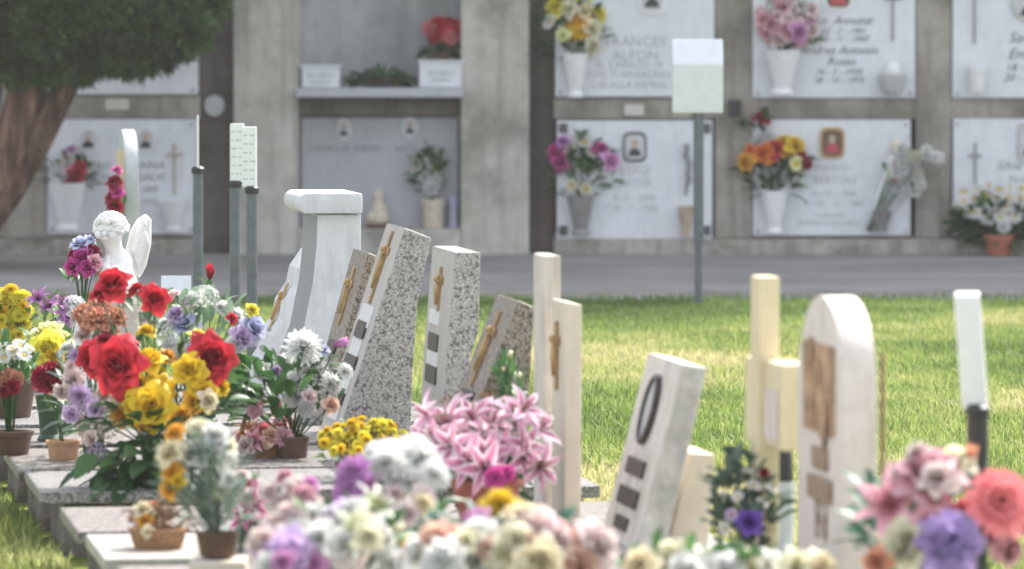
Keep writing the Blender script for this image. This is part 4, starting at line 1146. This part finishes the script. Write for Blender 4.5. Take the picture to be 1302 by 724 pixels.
# ------------------------------------------------------------------ angel
d = 14.35
base = at(152, 400, d); base.z = TT
pd = thing('stone_pedestal', base, 'plain white stone pedestal carrying the angel, hidden among flowers', 'pedestal')
zp = at(0, 385, d).z
g = G(); g.box(base + Vector((0, 0, (zp - TT) / 2)), (.1, .1, zp - TT)); obj('block', g, M_stone_white, pd, bevel=.004)
an = thing('angel_statue', Vector((base.x, d, zp)), 'white kneeling cherub statue with folded wing, head bowed left', 'angel statue')
def A(px, py, dy=0): return at(px, py, d + dy)
me = bpy.data.meshes.new('angel'); bm = bmesh.new(); sk = bm.verts.layers.skin.verify()
J = [('pel', 152, 372, 0, .05), ('wst', 151, 352, 0, .045), ('chs', 151, 333, -.0, .042), ('nck', 147, 318, -.008, .017), ('hd0', 142, 306, -.02, .026), ('hd', 140, 293, -.024, .041), ('hdt', 140, 280, -.022, .034),
     ('shr', 136, 329, -.02, .016), ('elr', 130, 347, -.05, .013), ('har', 138, 340, -.085, .010), ('shl', 163, 331, .01, .017), ('ell', 160, 350, -.03, .013), ('hal', 143, 341, -.085, .010),
     ('kn1', 140, 378, -.07, .026), ('ft1', 155, 382, .02, .018), ('kn2', 158, 379, -.06, .026), ('ft2', 166, 382, .03, .018)]
vv = {}
for n_, px, py, dy, r in J:
    v_ = bm.verts.new(A(px, py, dy) - Vector(an.location)); v_[sk].radius = (r, r); vv[n_] = v_
    if n_ == 'pel': v_[sk].use_root = True
for a_, b_ in (('pel', 'wst'), ('wst', 'chs'), ('chs', 'nck'), ('nck', 'hd0'), ('hd0', 'hd'), ('hd', 'hdt'), ('chs', 'shr'), ('shr', 'elr'), ('elr', 'har'), ('chs', 'shl'), ('shl', 'ell'), ('ell', 'hal'), ('pel', 'kn1'), ('kn1', 'ft1'), ('pel', 'kn2'), ('kn2', 'ft2')):
    bm.edges.new((vv[a_], vv[b_]))
bm.to_mesh(me); bm.free()
ao = bpy.data.objects.new('body', me); COL.objects.link(ao); ao.parent = an
ao.modifiers.new('skin', 'SKIN'); sb = ao.modifiers.new('sub', 'SUBSURF'); sb.levels = 2; sb.render_levels = 2
M_angel = plain('white resin', (.8, .79, .78), .6, .05, 60)
dg = bpy.context.evaluated_depsgraph_get(); me2 = bpy.data.meshes.new_from_object(ao.evaluated_get(dg))
ao.modifiers.clear(); ao.data = me2; me2.materials.clear(); me2.materials.append(M_angel); me2.polygons.foreach_set('use_smooth', [True] * len(me2.polygons))
g = G(); rr = random.Random(12); hc = A(141, 291, -.022)
for i in range(110):
    z = 1 - 1.2 * (i + .5) / 110; r_ = math.sqrt(max(0, 1 - z * z)); t = i * 2.4
    q = Vector((r_ * math.cos(t) * .037, r_ * math.sin(t) * .037, z * .038))
    if q.y < -.008 and q.x < .010 and z < .42: continue
    g.ball(hc + q * 1.0, (rr.uniform(.008, .012), rr.uniform(.008, .012), rr.uniform(.006, .009)), 6)
obj('hair', g, M_angel, an, True)
g = G()
for sx in (-.018, .004): g.ball(hc + Vector((sx - .006, -.0365, -.002)), (.006, .004, .004), 6)
g.ball(hc + Vector((-.014, -.041, -.012)), (.005, .007, .007), 6); g.ball(hc + Vector((-.012, -.036, -.023)), (.009, .005, .004), 6); g.ball(hc + Vector((-.028, -.029, -.014)), (.011, .010, .011), 8); g.ball(hc + Vector((.008, -.033, -.015)), (.011, .009, .011), 8)
obj('face', g, M_angel, an, True)
def wing(px, py, dy, ln, sgn):
    g = G(); rt = A(px, py, dy)
    for row, (n_, L0, w0) in enumerate(((9, ln, .02), (7, ln * .62, .018), (5, ln * .34, .016))):
        for i in range(n_):
            f = i / (n_ - 1)
            st_ = rt + Vector((.012 + sgn * f * .02, .02 * f, .012 + .05 * (1 - f)))
            dv = Vector((.35 * (1 - f) + .05, .25, .55 - 1.5 * f)).normalized()
            g.tube([st_, st_ + dv * L0 * .5 + Vector((.01, 0, 0)), st_ + dv * L0], [.008, w0 * .6, .004], 7)
    for k in range(4): g.ball(rt + Vector((.02 + .008 * k, .015, .02 + .02 * k)), (.02, .014, .028), 6)
    return obj('wing', g, M_angel, an, True)
g = G(); g.prism([A(174, 279, .03), A(184, 272, .035), A(192, 279, .035), A(192, 310, .04), A(186, 338, .035), A(178, 354, .03), A(166, 346, .025), A(159, 320, .02), A(165, 294, .025)], (0, .018, 0)); wo = obj('wing', g, M_angel, an, 'angle', bevel=.007, seg=3)
g = G()
for i in range(8):
    f = i / 7; x0, y0_, x1, y1_ = 178 - 7 * f, 284 + 34 * f, 188 - 10 * f, 318 + 28 * f
    g.tube([A(x0, y0_, .028), A((x0 + x1) / 2 + 1, (y0_ + y1_) / 2, .027), A(x1, y1_, .031)], [.006, .008, .004], 7)
for i in range(7): g.ball(A(173 + 1.3 * i, 318 - 5.5 * i, .026), (.012, .008, .015), 6)
obj('feathers', g, M_angel, wo, True)
g = G(); g.lathe(A(151, 376, 0), [(.058, -.02), (.06, 0), (.048, .03), (.04, .06), (.03, .09)], 20, sx=1, sy=1.2)
obj('robe', g, M_angel, an, True)

# ------------------------------------------------------------------ flowers on the tombs
GR = 'flower arrangements on the tombs'
def fl(label, px, d, flowers, leaves=None, seed=1, vase=('vase', M_vase_gr, .1, .03, .025), name='flower_arrangement', cat='flower arrangement', **kw):
    kw.setdefault('group', GR); return arrange(name, label, cat, px, d, flowers, vase, kw.pop('vname', 'vase'), leaves=leaves, seed=seed, **kw)
fl('tall bouquet of big red and yellow roses with dark leaves', 195, 11.2, [
    ('rose', 'red', 140, 356, 25, .04, (-.3, -.7, .6)), ('rose', 'red', 126, 370, 13, .05), ('rose', 'red', 198, 377, 20, .0, (.2, -1, .35)), ('rose', 'red', 173, 364, 12, .05), ('rose', 'red', 113, 452, 26, .0, (-.5, -.8, .3)), ('rose', 'red', 147, 463, 37, -.06, (-.05, -1, .2)),
    ('rose', 'red', 272, 452, 33, -.02, (.3, -1, .2)), ('rose', 'yellow', 186, 417, 13), ('rose', 'yellow', 188, 452, 22, 0), ('rose', 'yellow', 192, 516, 31, -.07, (.1, -1, .1)), ('rose', 'yellow', 239, 469, 22, -.05, (-.1, -1, .2)),
    ('rose', 'yellow', 262, 500, 24, -.03), ('rose', 'cream', 268, 508, 15, -.07), ('rose', 'yellow', 160, 503, 22, -.02), ('rose', 'gold', 152, 530, 18, -.03), ('rose', 'lemon', 254, 425, 14, .02), ('rose', 'yellow', 205, 492, 20, -.02), ('rose', 'gold', 248, 512, 15, -.03), ('rose', 'dred', 130, 430, 12, .02), ('rose', 'yellow', 172, 485, 20, .02), ('rose', 'gold', 215, 450, 14, .05), ('rose', 'lemon', 205, 470, 13, .04), ('rose', 'yellow', 285, 490, 14, .02), ('rose', 'red', 160, 430, 14, .05), ('rose', 'rosew', 128, 500, 15, .0), ('rose', 'lilac', 118, 520, 14, .0), ('rose', 'gold', 182, 540, 13, -.05), ('rose', 'cream', 142, 520, 12, -.02), ('rose', 'yellow', 170, 520, 19, -.05), ('rose', 'gold', 232, 530, 15, -.03), ('rose', 'rosew', 112, 560, 13, -.02), ('rose', 'red', 258, 470, 14, .0), ('blossom_cluster', 'rosew', 138, 545, 13, -.03), ('blossom_cluster', 'lilac', 124, 575, 12, -.04)],
    [(140, 190, 565, 70, 52, 42, 19, .06, -.02), (60, 200, 430, 60, 60, 34, 14), (50, 270, 510, 40, 30, 36, 15), (60, 160, 585, 50, 30, 46, 22, .05, -.06)], 41, stem_m=L_dark, deep=.08)
fl('pale lilac and white bouquet with pale leaves behind the roses', 250, 12.0, [
    ('blossom_cluster', 'white', 262, 380, 15), ('carnation', 'white', 240, 378, 14), ('rose', 'blue', 232, 408, 20), ('rose', 'lilac', 222, 396, 14), ('rose', 'white', 206, 412, 13), ('tulip', 'white', 168, 432, 9), ('rose', 'white', 302, 398, 17), ('rose', 'red', 296, 404, 8, -.06), ('rose', 'lemon', 322, 392, 10), ('rose', 'blue', 328, 414, 20), ('rose', 'lilac', 312, 428, 17), ('carnation', 'white', 300, 440, 15), ('rose', 'white', 284, 388, 12), ('rose', 'rosew', 236, 385, 10), ('blossom_cluster', 'white', 208, 425, 11), ('rose', 'yellow', 302, 425, 10), ('rose', 'rosew', 220, 372, 10), ('carnation', 'white', 214, 442, 14), ('rose', 'blue', 250, 440, 14), ('carnation', 'ivory', 228, 450, 13), ('rose', 'white', 190, 390, 11), ('rose', 'rosew', 180, 402, 11)],
    [(110, 250, 412, 58, 35, 34, 13), (20, 310, 415, 30, 16, 26, 11)], 42, stem_m=L_pale)
fl('rusty orange chrysanthemums with lilac sprigs at the far left of the roses', 118, 11.75, [
    ('carnation', 'rust', 125, 400, 24), ('carnation', 'rust', 106, 395, 18), ('carnation', 'rust', 148, 400, 18), ('carnation', 'rust', 130, 382, 16), ('carnation', 'rust', 140, 418, 15), ('chrysanthemum', 'rosew', 105, 425, 13), ('chrysanthemum', 'lilac', 98, 450, 14), ('chrysanthemum', 'rosew', 92, 482, 16), ('chrysanthemum', 'lilac', 100, 505, 16), ('blossom_cluster', 'lilac', 112, 515, 14), ('chrysanthemum', 'rosew', 88, 465, 10), ('blossom_cluster', 'rosew', 115, 530, 16), ('rose', 'rosew', 76, 500, 12), ('rose', 'white', 84, 440, 12), ('carnation', 'rosew', 108, 548, 13), ('rose', 'lilac', 90, 530, 13), ('carnation', 'rust', 112, 412, 13)],
    [(80, 105, 470, 35, 60, 30, 8), (40, 100, 520, 30, 30, 34, 14)], 43, stem_m=L_grey)
fl('large yellow green roses at the left behind the dark red flower', 62, 12.45, [
    ('rose', 'lime', 60, 420, 27), ('rose', 'lemon', 62, 440, 26, -.05), ('rose', 'lime', 42, 430, 18), ('rose', 'lime', 84, 428, 16), ('rose', 'yellow', 68, 452, 16, -.06), ('rose', 'ivory', 40, 452, 13)],
    [(60, 62, 455, 36, 30, 36, 14)], 44)
fl('purple orchid sprays with one white bloom, left of the orange flowers', 80, 12.75, [
    ('lily', 'orchid', 48, 378, 18, None, (-.4, -.6, .8)), ('lily', 'orchid', 62, 388, 18), ('lily', 'orchid', 78, 384, 16), ('lily', 'orchid', 83, 398, 16), ('carnation', 'white', 97, 386, 16), ('rose', 'white', 100, 398, 13), ('rose', 'orchid', 90, 404, 11)],
    [(40, 78, 410, 30, 20, 30, 10)], 45)
fl('round bush of small yellow chrysanthemums at the left edge', 14, 13.25, fill('chrysanthemum', ['lemon', 'lemon', 'yellow'], 40, 12, 398, 26, 34, 8, 11, 8), [(140, 12, 425, 30, 34, 24, 9)], 46, ('pot', M_brown_pot, .09, .06, .045), 'potted_plant', 'potted plant', vname='pot', stem_m=L_dark)
fl('white and red flowers in a dark pot at the left edge', 12, 12.05, fill('daisy', ['white'], 14, 12, 448, 26, 12, 7, 10, 9) + fill('carnation', ['dred', 'dred', 'rust'], 7, 8, 486, 16, 14, 9, 12, 10), [(130, 12, 470, 30, 34, 28, 9)], 47, ('pot', M_brown_pot, .05, .05, .04), 'potted_plant', 'potted plant', vname='pot')
fl('single dark red bloom on a tall stem in a tan clay pot', 80, 11.9, [('carnation', 'dred', 52, 478, 19, None, (-.5, -.8, .4)), ('carnation', 'dred', 66, 470, 20), ('rose', 'dred', 60, 486, 14), ('carnation', 'dred', 72, 480, 12)],
    [(26, 76, 510, 14, 30, 34, 13)], 48, ('pot', M_tan_pot, .04, .036, .03), 'potted_plant', 'potted plant', vname='pot')
fl('magenta and pale blue bouquet left of the angel', 105, 14.3, [('rose', 'magenta', 103, 325, 17), ('rose', 'magenta', 90, 338, 13), ('rose', 'blue', 101, 306, 14), ('rose', 'blue', 114, 303, 10), ('rose', 'dred', 118, 318, 14), ('rose', 'pink', 122, 332, 12), ('rose', 'magenta', 112, 340, 12), ('rose', 'dred', 92, 322, 10)],
    [(50, 105, 350, 22, 16, 30, 11)], 49, ('vase', M_vase_w, .2, .032, .03))
fl('white chrysanthemums, one pink rose and dark leaves below the granite stones', 372, 11.95, [
    ('chrysanthemum', 'white', 386, 438, 25, -.02, (.1, -.9, .6)), ('chrysanthemum', 'white', 398, 458, 20), ('chrysanthemum', 'white', 376, 482, 20), ('chrysanthemum', 'white', 378, 502, 18), ('chrysanthemum', 'white', 424, 486, 17), ('chrysanthemum', 'white', 420, 500, 14), ('tulip', 'mauve', 433, 437, 14, -.02, (1, -.5, .4)), ('rose', 'blue', 412, 442, 10), ('rose', 'peach', 424, 515, 12), ('chrysanthemum', 'white', 362, 455, 12), ('chrysanthemum', 'white', 408, 476, 17), ('rose', 'white', 330, 470, 13, -.03), ('rose', 'rosew', 300, 505, 14, -.03), ('carnation', 'pink', 322, 520, 14, -.04), ('rose', 'peach', 350, 520, 12, -.03), ('carnation', 'white', 390, 520, 14, -.03), ('rose', 'rosew', 396, 505, 12), ('chrysanthemum', 'white', 440, 470, 12), ('rose', 'lilac', 350, 470, 10)],
    [(170, 335, 502, 60, 36, 38, 18, .08, .0), (50, 400, 490, 36, 36, 30, 13)], 50, ('pot', M_brown_pot, .045, .035, .03), stem_m=L_mid)
fl('orange and cream flower column with white blooms and grey green leaves in a brown bowl', 276, 9.05, [
    ('rose', 'gold', 221, 546, 15, .0), ('rose', 'cream', 212, 573, 20, -.02), ('rose', 'gold', 216, 600, 16, -.02), ('rose', 'gold', 212, 622, 15, -.02), ('rose', 'yellow', 224, 612, 10, -.03), ('rose', 'white', 244, 570, 22), ('carnation', 'ivory', 250, 540, 18), ('rose', 'white', 278, 548, 20), ('rose', 'ivory', 292, 562, 16), ('carnation', 'white', 268, 562, 17), ('blossom_cluster', 'white', 286, 588, 15), ('rose', 'white', 262, 540, 15), ('rose', 'white', 294, 608, 12), ('blossom_cluster', 'ivory', 280, 625, 11), ('rose', 'rosew', 236, 590, 13)],
    [(240, 268, 625, 34, 52, 58, 7, .04, .02), (70, 285, 650, 26, 36, 44, 7, .04), (30, 235, 610, 20, 30, 40, 12)], 51, ('bowl', M_brown_pot, .042, .035, .028), 'potted_plant', 'potted plant', vname='pot', z0=.1805, stem_m=L_grey)
g = G(); c = at(278, 700, 9.05); c.z = TT; g.box(c + Vector((0, 0, .025)), (.09, .1, .05)); o = obj('stone_block', g, M_stone_beige, None, bevel=.006, loc=c); tag(o, 'small beige stone block carrying the brown bowl of flowers', 'stone block')
def handle(root, base, top, rr):
    g = G(); g.tube([base + Vector((math.cos(PI * i / 14) * .055, 0, .04 + math.sin(PI * i / 14) * .075)) for i in range(15)], .005, 7); obj('handle', g, M_wick, root, True)
def twigs(root, base, top, rr):
    g = G()
    for i in range(40):
        t = rr.uniform(0, 6.28); q = top + Vector((math.cos(t) * .03, math.sin(t) * .02, rr.uniform(-.01, .03)))
        g.tube([q, q + Vector((rr.uniform(-.03, .03), rr.uniform(-.02, .02), rr.uniform(0, .03))), q + Vector((rr.uniform(-.04, .07), rr.uniform(-.03, .03), rr.uniform(-.01, .05)))], .0016, 5)
    obj('twigs', g, M_twig, root, True)
fl('little wicker nest with cream rosebuds and dry twigs on the white slab', 200, 9.8, [('rose', 'cream', 183, 645, 14, -.02), ('rose', 'gold', 184, 660, 12, -.03), ('rose', 'rust', 170, 655, 9), ('rose', 'cream', 188, 676, 9, -.05), ('rose', 'rust', 196, 640, 8)], [(30, 210, 655, 36, 16, 26, 7)], 52, ('basket', M_wick, .035, .05, .04), 'flower_basket', 'flower basket', vname='basket', extra=twigs, group=None, stem_m=leafm('dry leaf', (.12, .06, .03), (.3, .19, .1)))
fl('wicker basket with arched handle full of pink flowers', 340, 12.0, [('lily', 'peach', 316, 543, 22), ('rose', 'pink', 306, 556, 18), ('carnation', 'pink', 328, 550, 18), ('lily', 'pink', 362, 536, 20), ('carnation', 'peach', 350, 562, 15), ('lily', 'rosew', 376, 560, 16), ('lily', 'pink', 352, 540, 16), ('rose', 'rust', 340, 558, 14), ('lily', 'pink', 372, 548, 13), ('rose', 'peach', 326, 562, 12), ('rose', 'lime', 352, 562, 10), ('rose', 'coral', 335, 545, 12, -.06), ('lily', 'pink', 322, 560, 17, -.07), ('rose', 'peach', 344, 552, 15, -.07), ('carnation', 'pink', 362, 556, 15, -.07), ('rose', 'rosew', 310, 566, 13, -.07)], [(24, 338, 566, 36, 12, 24, 9)], 53, ('basket', M_wick, .045, .06, .045), 'flower_basket', 'flower basket', vname='basket', extra=handle, group=None)
fl('burgundy lilies with pink edges beside the brown bowl', 318, 9.75, [('lily', 'burg', 322, 640, 28, -.02, (.3, -1, .2)), ('lily', 'pink', 316, 615, 18), ('lily', 'burg', 308, 655, 22), ('lily', 'burg', 330, 665, 20), ('rose', 'rosew', 308, 600, 10)], [(50, 318, 650, 24, 40, 36, 10)], 54, ('vase', M_vase_gr, .05, .03, .025))
fl('low bush of tiny yellow chrysanthemums left of the pink lilies', 465, 11.3, fill('chrysanthemum', ['lemon', 'yellow', 'lemon'], 75, 462, 558, 56, 28, 6, 8.5, 11), [(160, 462, 572, 54, 30, 20, 8)], 55, ('pot', M_brown_pot, .04, .06, .05), 'potted_plant', 'potted plant', vname='pot', stem_m=L_dark, deep=.12)
ll = fill('lily', ['lilypink'], 21, 622, 552, 82, 46, 28, 36, 12)
fl('wide dome of pink white edged lilies in a reddish basket', 618, 10.1, ll + [('lily', 'lilypink', 540, 528, 32, 0, (-1, -.5, .3)), ('lily', 'lilypink', 690, 595, 32, -.05, (.8, -.8, -.1)), ('carnation', 'magenta', 630, 607, 16, -.13), ('carnation', 'magenta', 645, 602, 12, -.12)],
   [(150, 615, 590, 70, 40, 40, 12), (40, 600, 630, 30, 25, 36, 13)], 56, ('basket', M_wick_red, .095, .062, .042), 'flower_basket', 'flower basket', vname='basket', deep=.16)
fl('small plant with drooping white buds between brown granite and stepped stone', 650, 11.02, [('tulip', 'ivory', 648, 452, 8, 0, (.3, -.3, .9)), ('tulip', 'ivory', 660, 478, 7), ('tulip', 'white', 668, 500, 6), ('tulip', 'ivory', 640, 470, 6)], [(70, 650, 490, 20, 28, 34, 7)], 57, ('vase', M_vase_gr, .08, .025, .02), 'potted_plant', 'potted plant', vname='pot')
fl('big white chrysanthemums with two purple blooms, in the middle foreground', 498, 8.85, fill('chrysanthemum', ['white'], 13, 515, 585, 46, 26, 22, 27, 13) + [('chrysanthemum', 'white', 555, 600, 22), ('carnation', 'orchid', 446, 600, 27, -.04), ('carnation', 'orchid', 440, 626, 25, -.05), ('rose', 'mauve', 462, 612, 18), ('rose', 'rosew', 505, 628, 14), ('rose', 'cream', 540, 640, 15)] + fill('rose', ['white', 'rosew', 'ivory'], 7, 505, 640, 45, 22, 14, 19, 36),
   [(120, 505, 650, 60, 44, 42, 16, .08)], 58, ('vase', M_vase_w, .1, .045, .035), deep=.1)
fl('pale pink flowers in the foreground left of the purple blooms', 378, 9.0, [('carnation', 'rosew', 376, 618, 24), ('carnation', 'pink', 386, 628, 17, -.05), ('carnation', 'mauve', 368, 640, 16), ('carnation', 'rosew', 352, 640, 18), ('rose', 'mauve', 395, 612, 13), ('carnation', 'rosew', 340, 622, 16), ('rose', 'pink', 360, 602, 13), ('rose', 'rosew', 400, 640, 16)], [(26, 378, 660, 34, 26, 38, 14)], 59)
fl('white lilies, lilac roses and pale buds at the bottom left of the foreground', 420, 8.0, [
    ('rose', 'lilac', 362, 706, 38, -.05, (-.1, -1, .15)), ('rose', 'mauve', 358, 714, 18, -.09), ('rose', 'rosew', 328, 690, 30), ('lily', 'whlily', 455, 672, 40, -.05, (.1, -1, .35)), ('rose', 'white', 440, 690, 28, -.06), ('rose', 'ivory', 470, 680, 22, -.08), ('lily', 'whlily', 480, 640, 34), ('rose', 'white', 420, 700, 26), ('rose', 'white', 388, 660, 26), ('carnation', 'rosew', 402, 672, 22), ('rose', 'rosew', 345, 665, 24), ('rose', 'white', 470, 705, 26), ('rose', 'gold', 526, 694, 15), ('carnation', 'white', 500, 715, 24), ('rose', 'lilac', 415, 650, 16), ('rose', 'white', 340, 722, 25), ('rose', 'mauve', 395, 718, 20), ('tulip', 'ivory', 505, 672, 13)] + fill('rose', ['white', 'rosew', 'ivory', 'white', 'lilac'], 13, 425, 672, 88, 34, 17, 25, 31) + fill('carnation', ['white', 'rosew'], 5, 440, 655, 70, 20, 16, 22, 33),
   [(90, 430, 690, 90, 34, 50, 20, .08)], 60, ('vase', M_vase_w, .08, .05, .04), deep=.1)
fl('blurred cream, peach and teal bouquet with a yellow bloom at bottom centre', 640, 7.85, [
    ('rose', 'yellow', 637, 636, 26, .06, (.05, -.7, .7)), ('rose', 'yellow', 655, 646, 16, .04), ('rose', 'mauve', 602, 658, 23), ('rose', 'peach', 548, 682, 33), ('rose', 'white', 600, 704, 44), ('rose', 'rosew', 690, 662, 36), ('rose', 'cream', 672, 650, 28), ('rose', 'peach', 735, 692, 38), ('rose', 'rosew', 768, 690, 34), ('rose', 'ivory', 640, 700, 30), ('carnation', 'white', 560, 714, 36), ('rose', 'pink', 715, 672, 20), ('rose', 'cream', 690, 712, 34), ('rose', 'peach', 745, 716, 30), ('rose', 'white', 525, 700, 28), ('rose', 'rosew', 620, 680, 20), ('rose', 'rosew', 712, 700, 24)] + fill('rose', ['ivory', 'peach', 'rosew', 'white', 'cream'], 12, 650, 690, 110, 24, 20, 30, 35),
   [(60, 640, 685, 90, 24, 46, 22, .08), (30, 665, 695, 30, 20, 60, 34)], 61, ('vase', M_vase_w, .08, .05, .04), stem_m=L_blue, deep=.1)
fl('row of cream and ivory roses along the bottom, below the leaning white stone', 880, 7.9, [('rose', 'ivory', 842, 706, 40), ('rose', 'cream', 808, 716, 26), ('rose', 'ivory', 890, 716, 30), ('rose', 'white', 925, 718, 30), ('rose', 'ivory', 958, 714, 30), ('rose', 'white', 990, 716, 28), ('rose', 'ivory', 1022, 720, 28), ('rose', 'cream', 1054, 722, 28), ('rose', 'white', 870, 724, 30)], [(60, 900, 718, 130, 14, 44, 20)], 62, ('bowl', M_vase_w, .06, .09, .07))
fl('dark leafed plant with one violet flower and small white blooms by the cream cross', 945, 9.1, [('rose', 'violet', 952, 664, 17, -.05), ('daisy', 'white', 958, 618, 9), ('daisy', 'white', 938, 632, 8), ('daisy', 'white', 968, 640, 9), ('daisy', 'white', 950, 600, 8), ('daisy', 'lilac', 930, 655, 8), ('rose', 'dred', 972, 598, 8), ('daisy', 'white', 980, 622, 8), ('daisy', 'white', 922, 672, 8)],
   [(230, 948, 645, 42, 64, 36, 15, .07)], 63, ('pot', M_brown_pot, .06, .05, .04), 'potted_plant', 'potted plant', vname='pot', stem_m=leafm('grey dark leaf', (.02, .05, .03), (.13, .19, .13)))
fl('blurred pink, coral and purple bouquet at the bottom right corner', 1195, 7.95, [
    ('rose', 'pink', 1178, 590, 46, .0), ('rose', 'rosew', 1190, 602, 26, -.05), ('rose', 'ivory', 1214, 578, 27, .04), ('lily', 'pink', 1130, 640, 50, .0, (-.5, -.9, .3)), ('lily', 'coral', 1150, 622, 28), ('gerbera', 'coral', 1270, 640, 42, -.03, (.15, -1, .3)), ('carnation', 'purple', 1208, 690, 46, -.08, (0, -1, .25)), ('rose', 'ivory', 1142, 692, 36, -.05), ('lily', 'coral', 1300, 664, 36), ('tulip', 'rust', 1232, 584, 24, .05, (.1, -.2, 1)), ('rose', 'rust', 1112, 715, 20), ('rose', 'pink', 1290, 700, 24), ('rose', 'rosew', 1165, 570, 18)] + fill('rose', ['pink', 'rosew', 'coral'], 8, 1230, 660, 70, 34, 18, 26, 37),
   [(120, 1195, 660, 85, 55, 52, 22, .08), (40, 1110, 660, 20, 40, 50, 20), (30, 1180, 640, 30, 20, 60, 22)], 64, ('vase', M_vase_w, .1, .045, .035), stem_m=L_blue, deep=.1)
fl('hanging string of red roses beside the distant arched headstone', 145, 19.5, [('rose', 'dred', 146, 228, 12), ('rose', 'magenta', 149, 214, 8), ('rose', 'dred', 140, 252, 13), ('rose', 'magenta', 150, 243, 10), ('rose', 'dred', 146, 262, 11)], [(20, 146, 262, 12, 12, 24, 8)], 65, ('vase', M_vase_w, .2, .03, .03), z0=0.05, group=None)
fl('single red rosebud on a long stem before the thin dark post', 266, 13.1, [('tulip', 'red', 267, 346, 13, 0, (0, -.15, 1))], [(6, 266, 372, 4, 14, 24, 8)], 66, ('vase', M_vase_gr, .06, .02, .018), group=None)
# pale card among the flowers
c = at(224, 362, 12.6)
cd = thing('memorial_card', (c.x, 12.6, TT), 'small pale card on a stick above the white blooms', 'card')
g = G(); g.tube([(c.x, 12.6, TT), c], .003, 6); obj('stick', g, M_vase_gr, cd)
g = G(); g.box(c + Vector((0, -.004, .0)), (.066, .003, .04), Matrix.Rotation(-.2, 3, 'X')); obj('card', g, M_card, cd)

# ------------------------------------------------------------------ thin scattering volume added to imitate the lens veil
g = G(); g.box((0, 45, 3.9), (250, 220, 9.9))
kz = N('lens veil'); pv = kz.n('ShaderNodeVolumePrincipled'); pv.inputs['Color'].default_value = (1, .985, .96, 1)
pv.inputs['Density'].default_value = .0011; pv.inputs['Anisotropy'].default_value = .3
kz.l(pv.outputs[0], kz.out.inputs['Volume'])
o = obj('veil_volume', g, kz.m); tag(o, kind='stuff')
# ------------------------------------------------------------------ light
SEL, SAZ = math.radians(47), math.radians(36)        # sun behind the wall, to the right
w = bpy.data.worlds.new('World'); SC.world = w; w.use_nodes = True
nt = w.node_tree; bg = nt.nodes['Background']
sky = nt.nodes.new('ShaderNodeTexSky'); sky.sky_type = 'NISHITA'; sky.sun_disc = False
sky.sun_elevation = SEL; sky.sun_rotation = SAZ; sky.dust_density = 2.0; sky.air_density = 1.0
hz = nt.nodes.new('ShaderNodeHueSaturation'); hz.inputs['Saturation'].default_value = .34
nt.links.new(sky.outputs[0], hz.inputs['Color']); nt.links.new(hz.outputs[0], bg.inputs[0]); bg.inputs[1].default_value = .15
sl = bpy.data.lights.new('sun', 'SUN'); sl.energy = 3.05; sl.angle = math.radians(.5); sl.color = (1, .95, .87)
so = bpy.data.objects.new('sun', sl); COL.objects.link(so)
sd_ = Vector((math.sin(SAZ) * math.cos(SEL), math.cos(SAZ) * math.cos(SEL), math.sin(SEL)))
so.rotation_euler = sd_.to_track_quat('Z', 'Y').to_euler(); so.location = sd_ * 30
SC.view_settings.view_transform = 'Standard'; SC.view_settings.look = 'None'; SC.view_settings.gamma = 1
SC.view_settings.use_curve_mapping = False; SC.view_settings.exposure = 1.5
SC.cycles.max_bounces = 8; SC.cycles.transmission_bounces = 4; SC.cycles.transparent_max_bounces = 8
SC.cycles.use_denoising = True
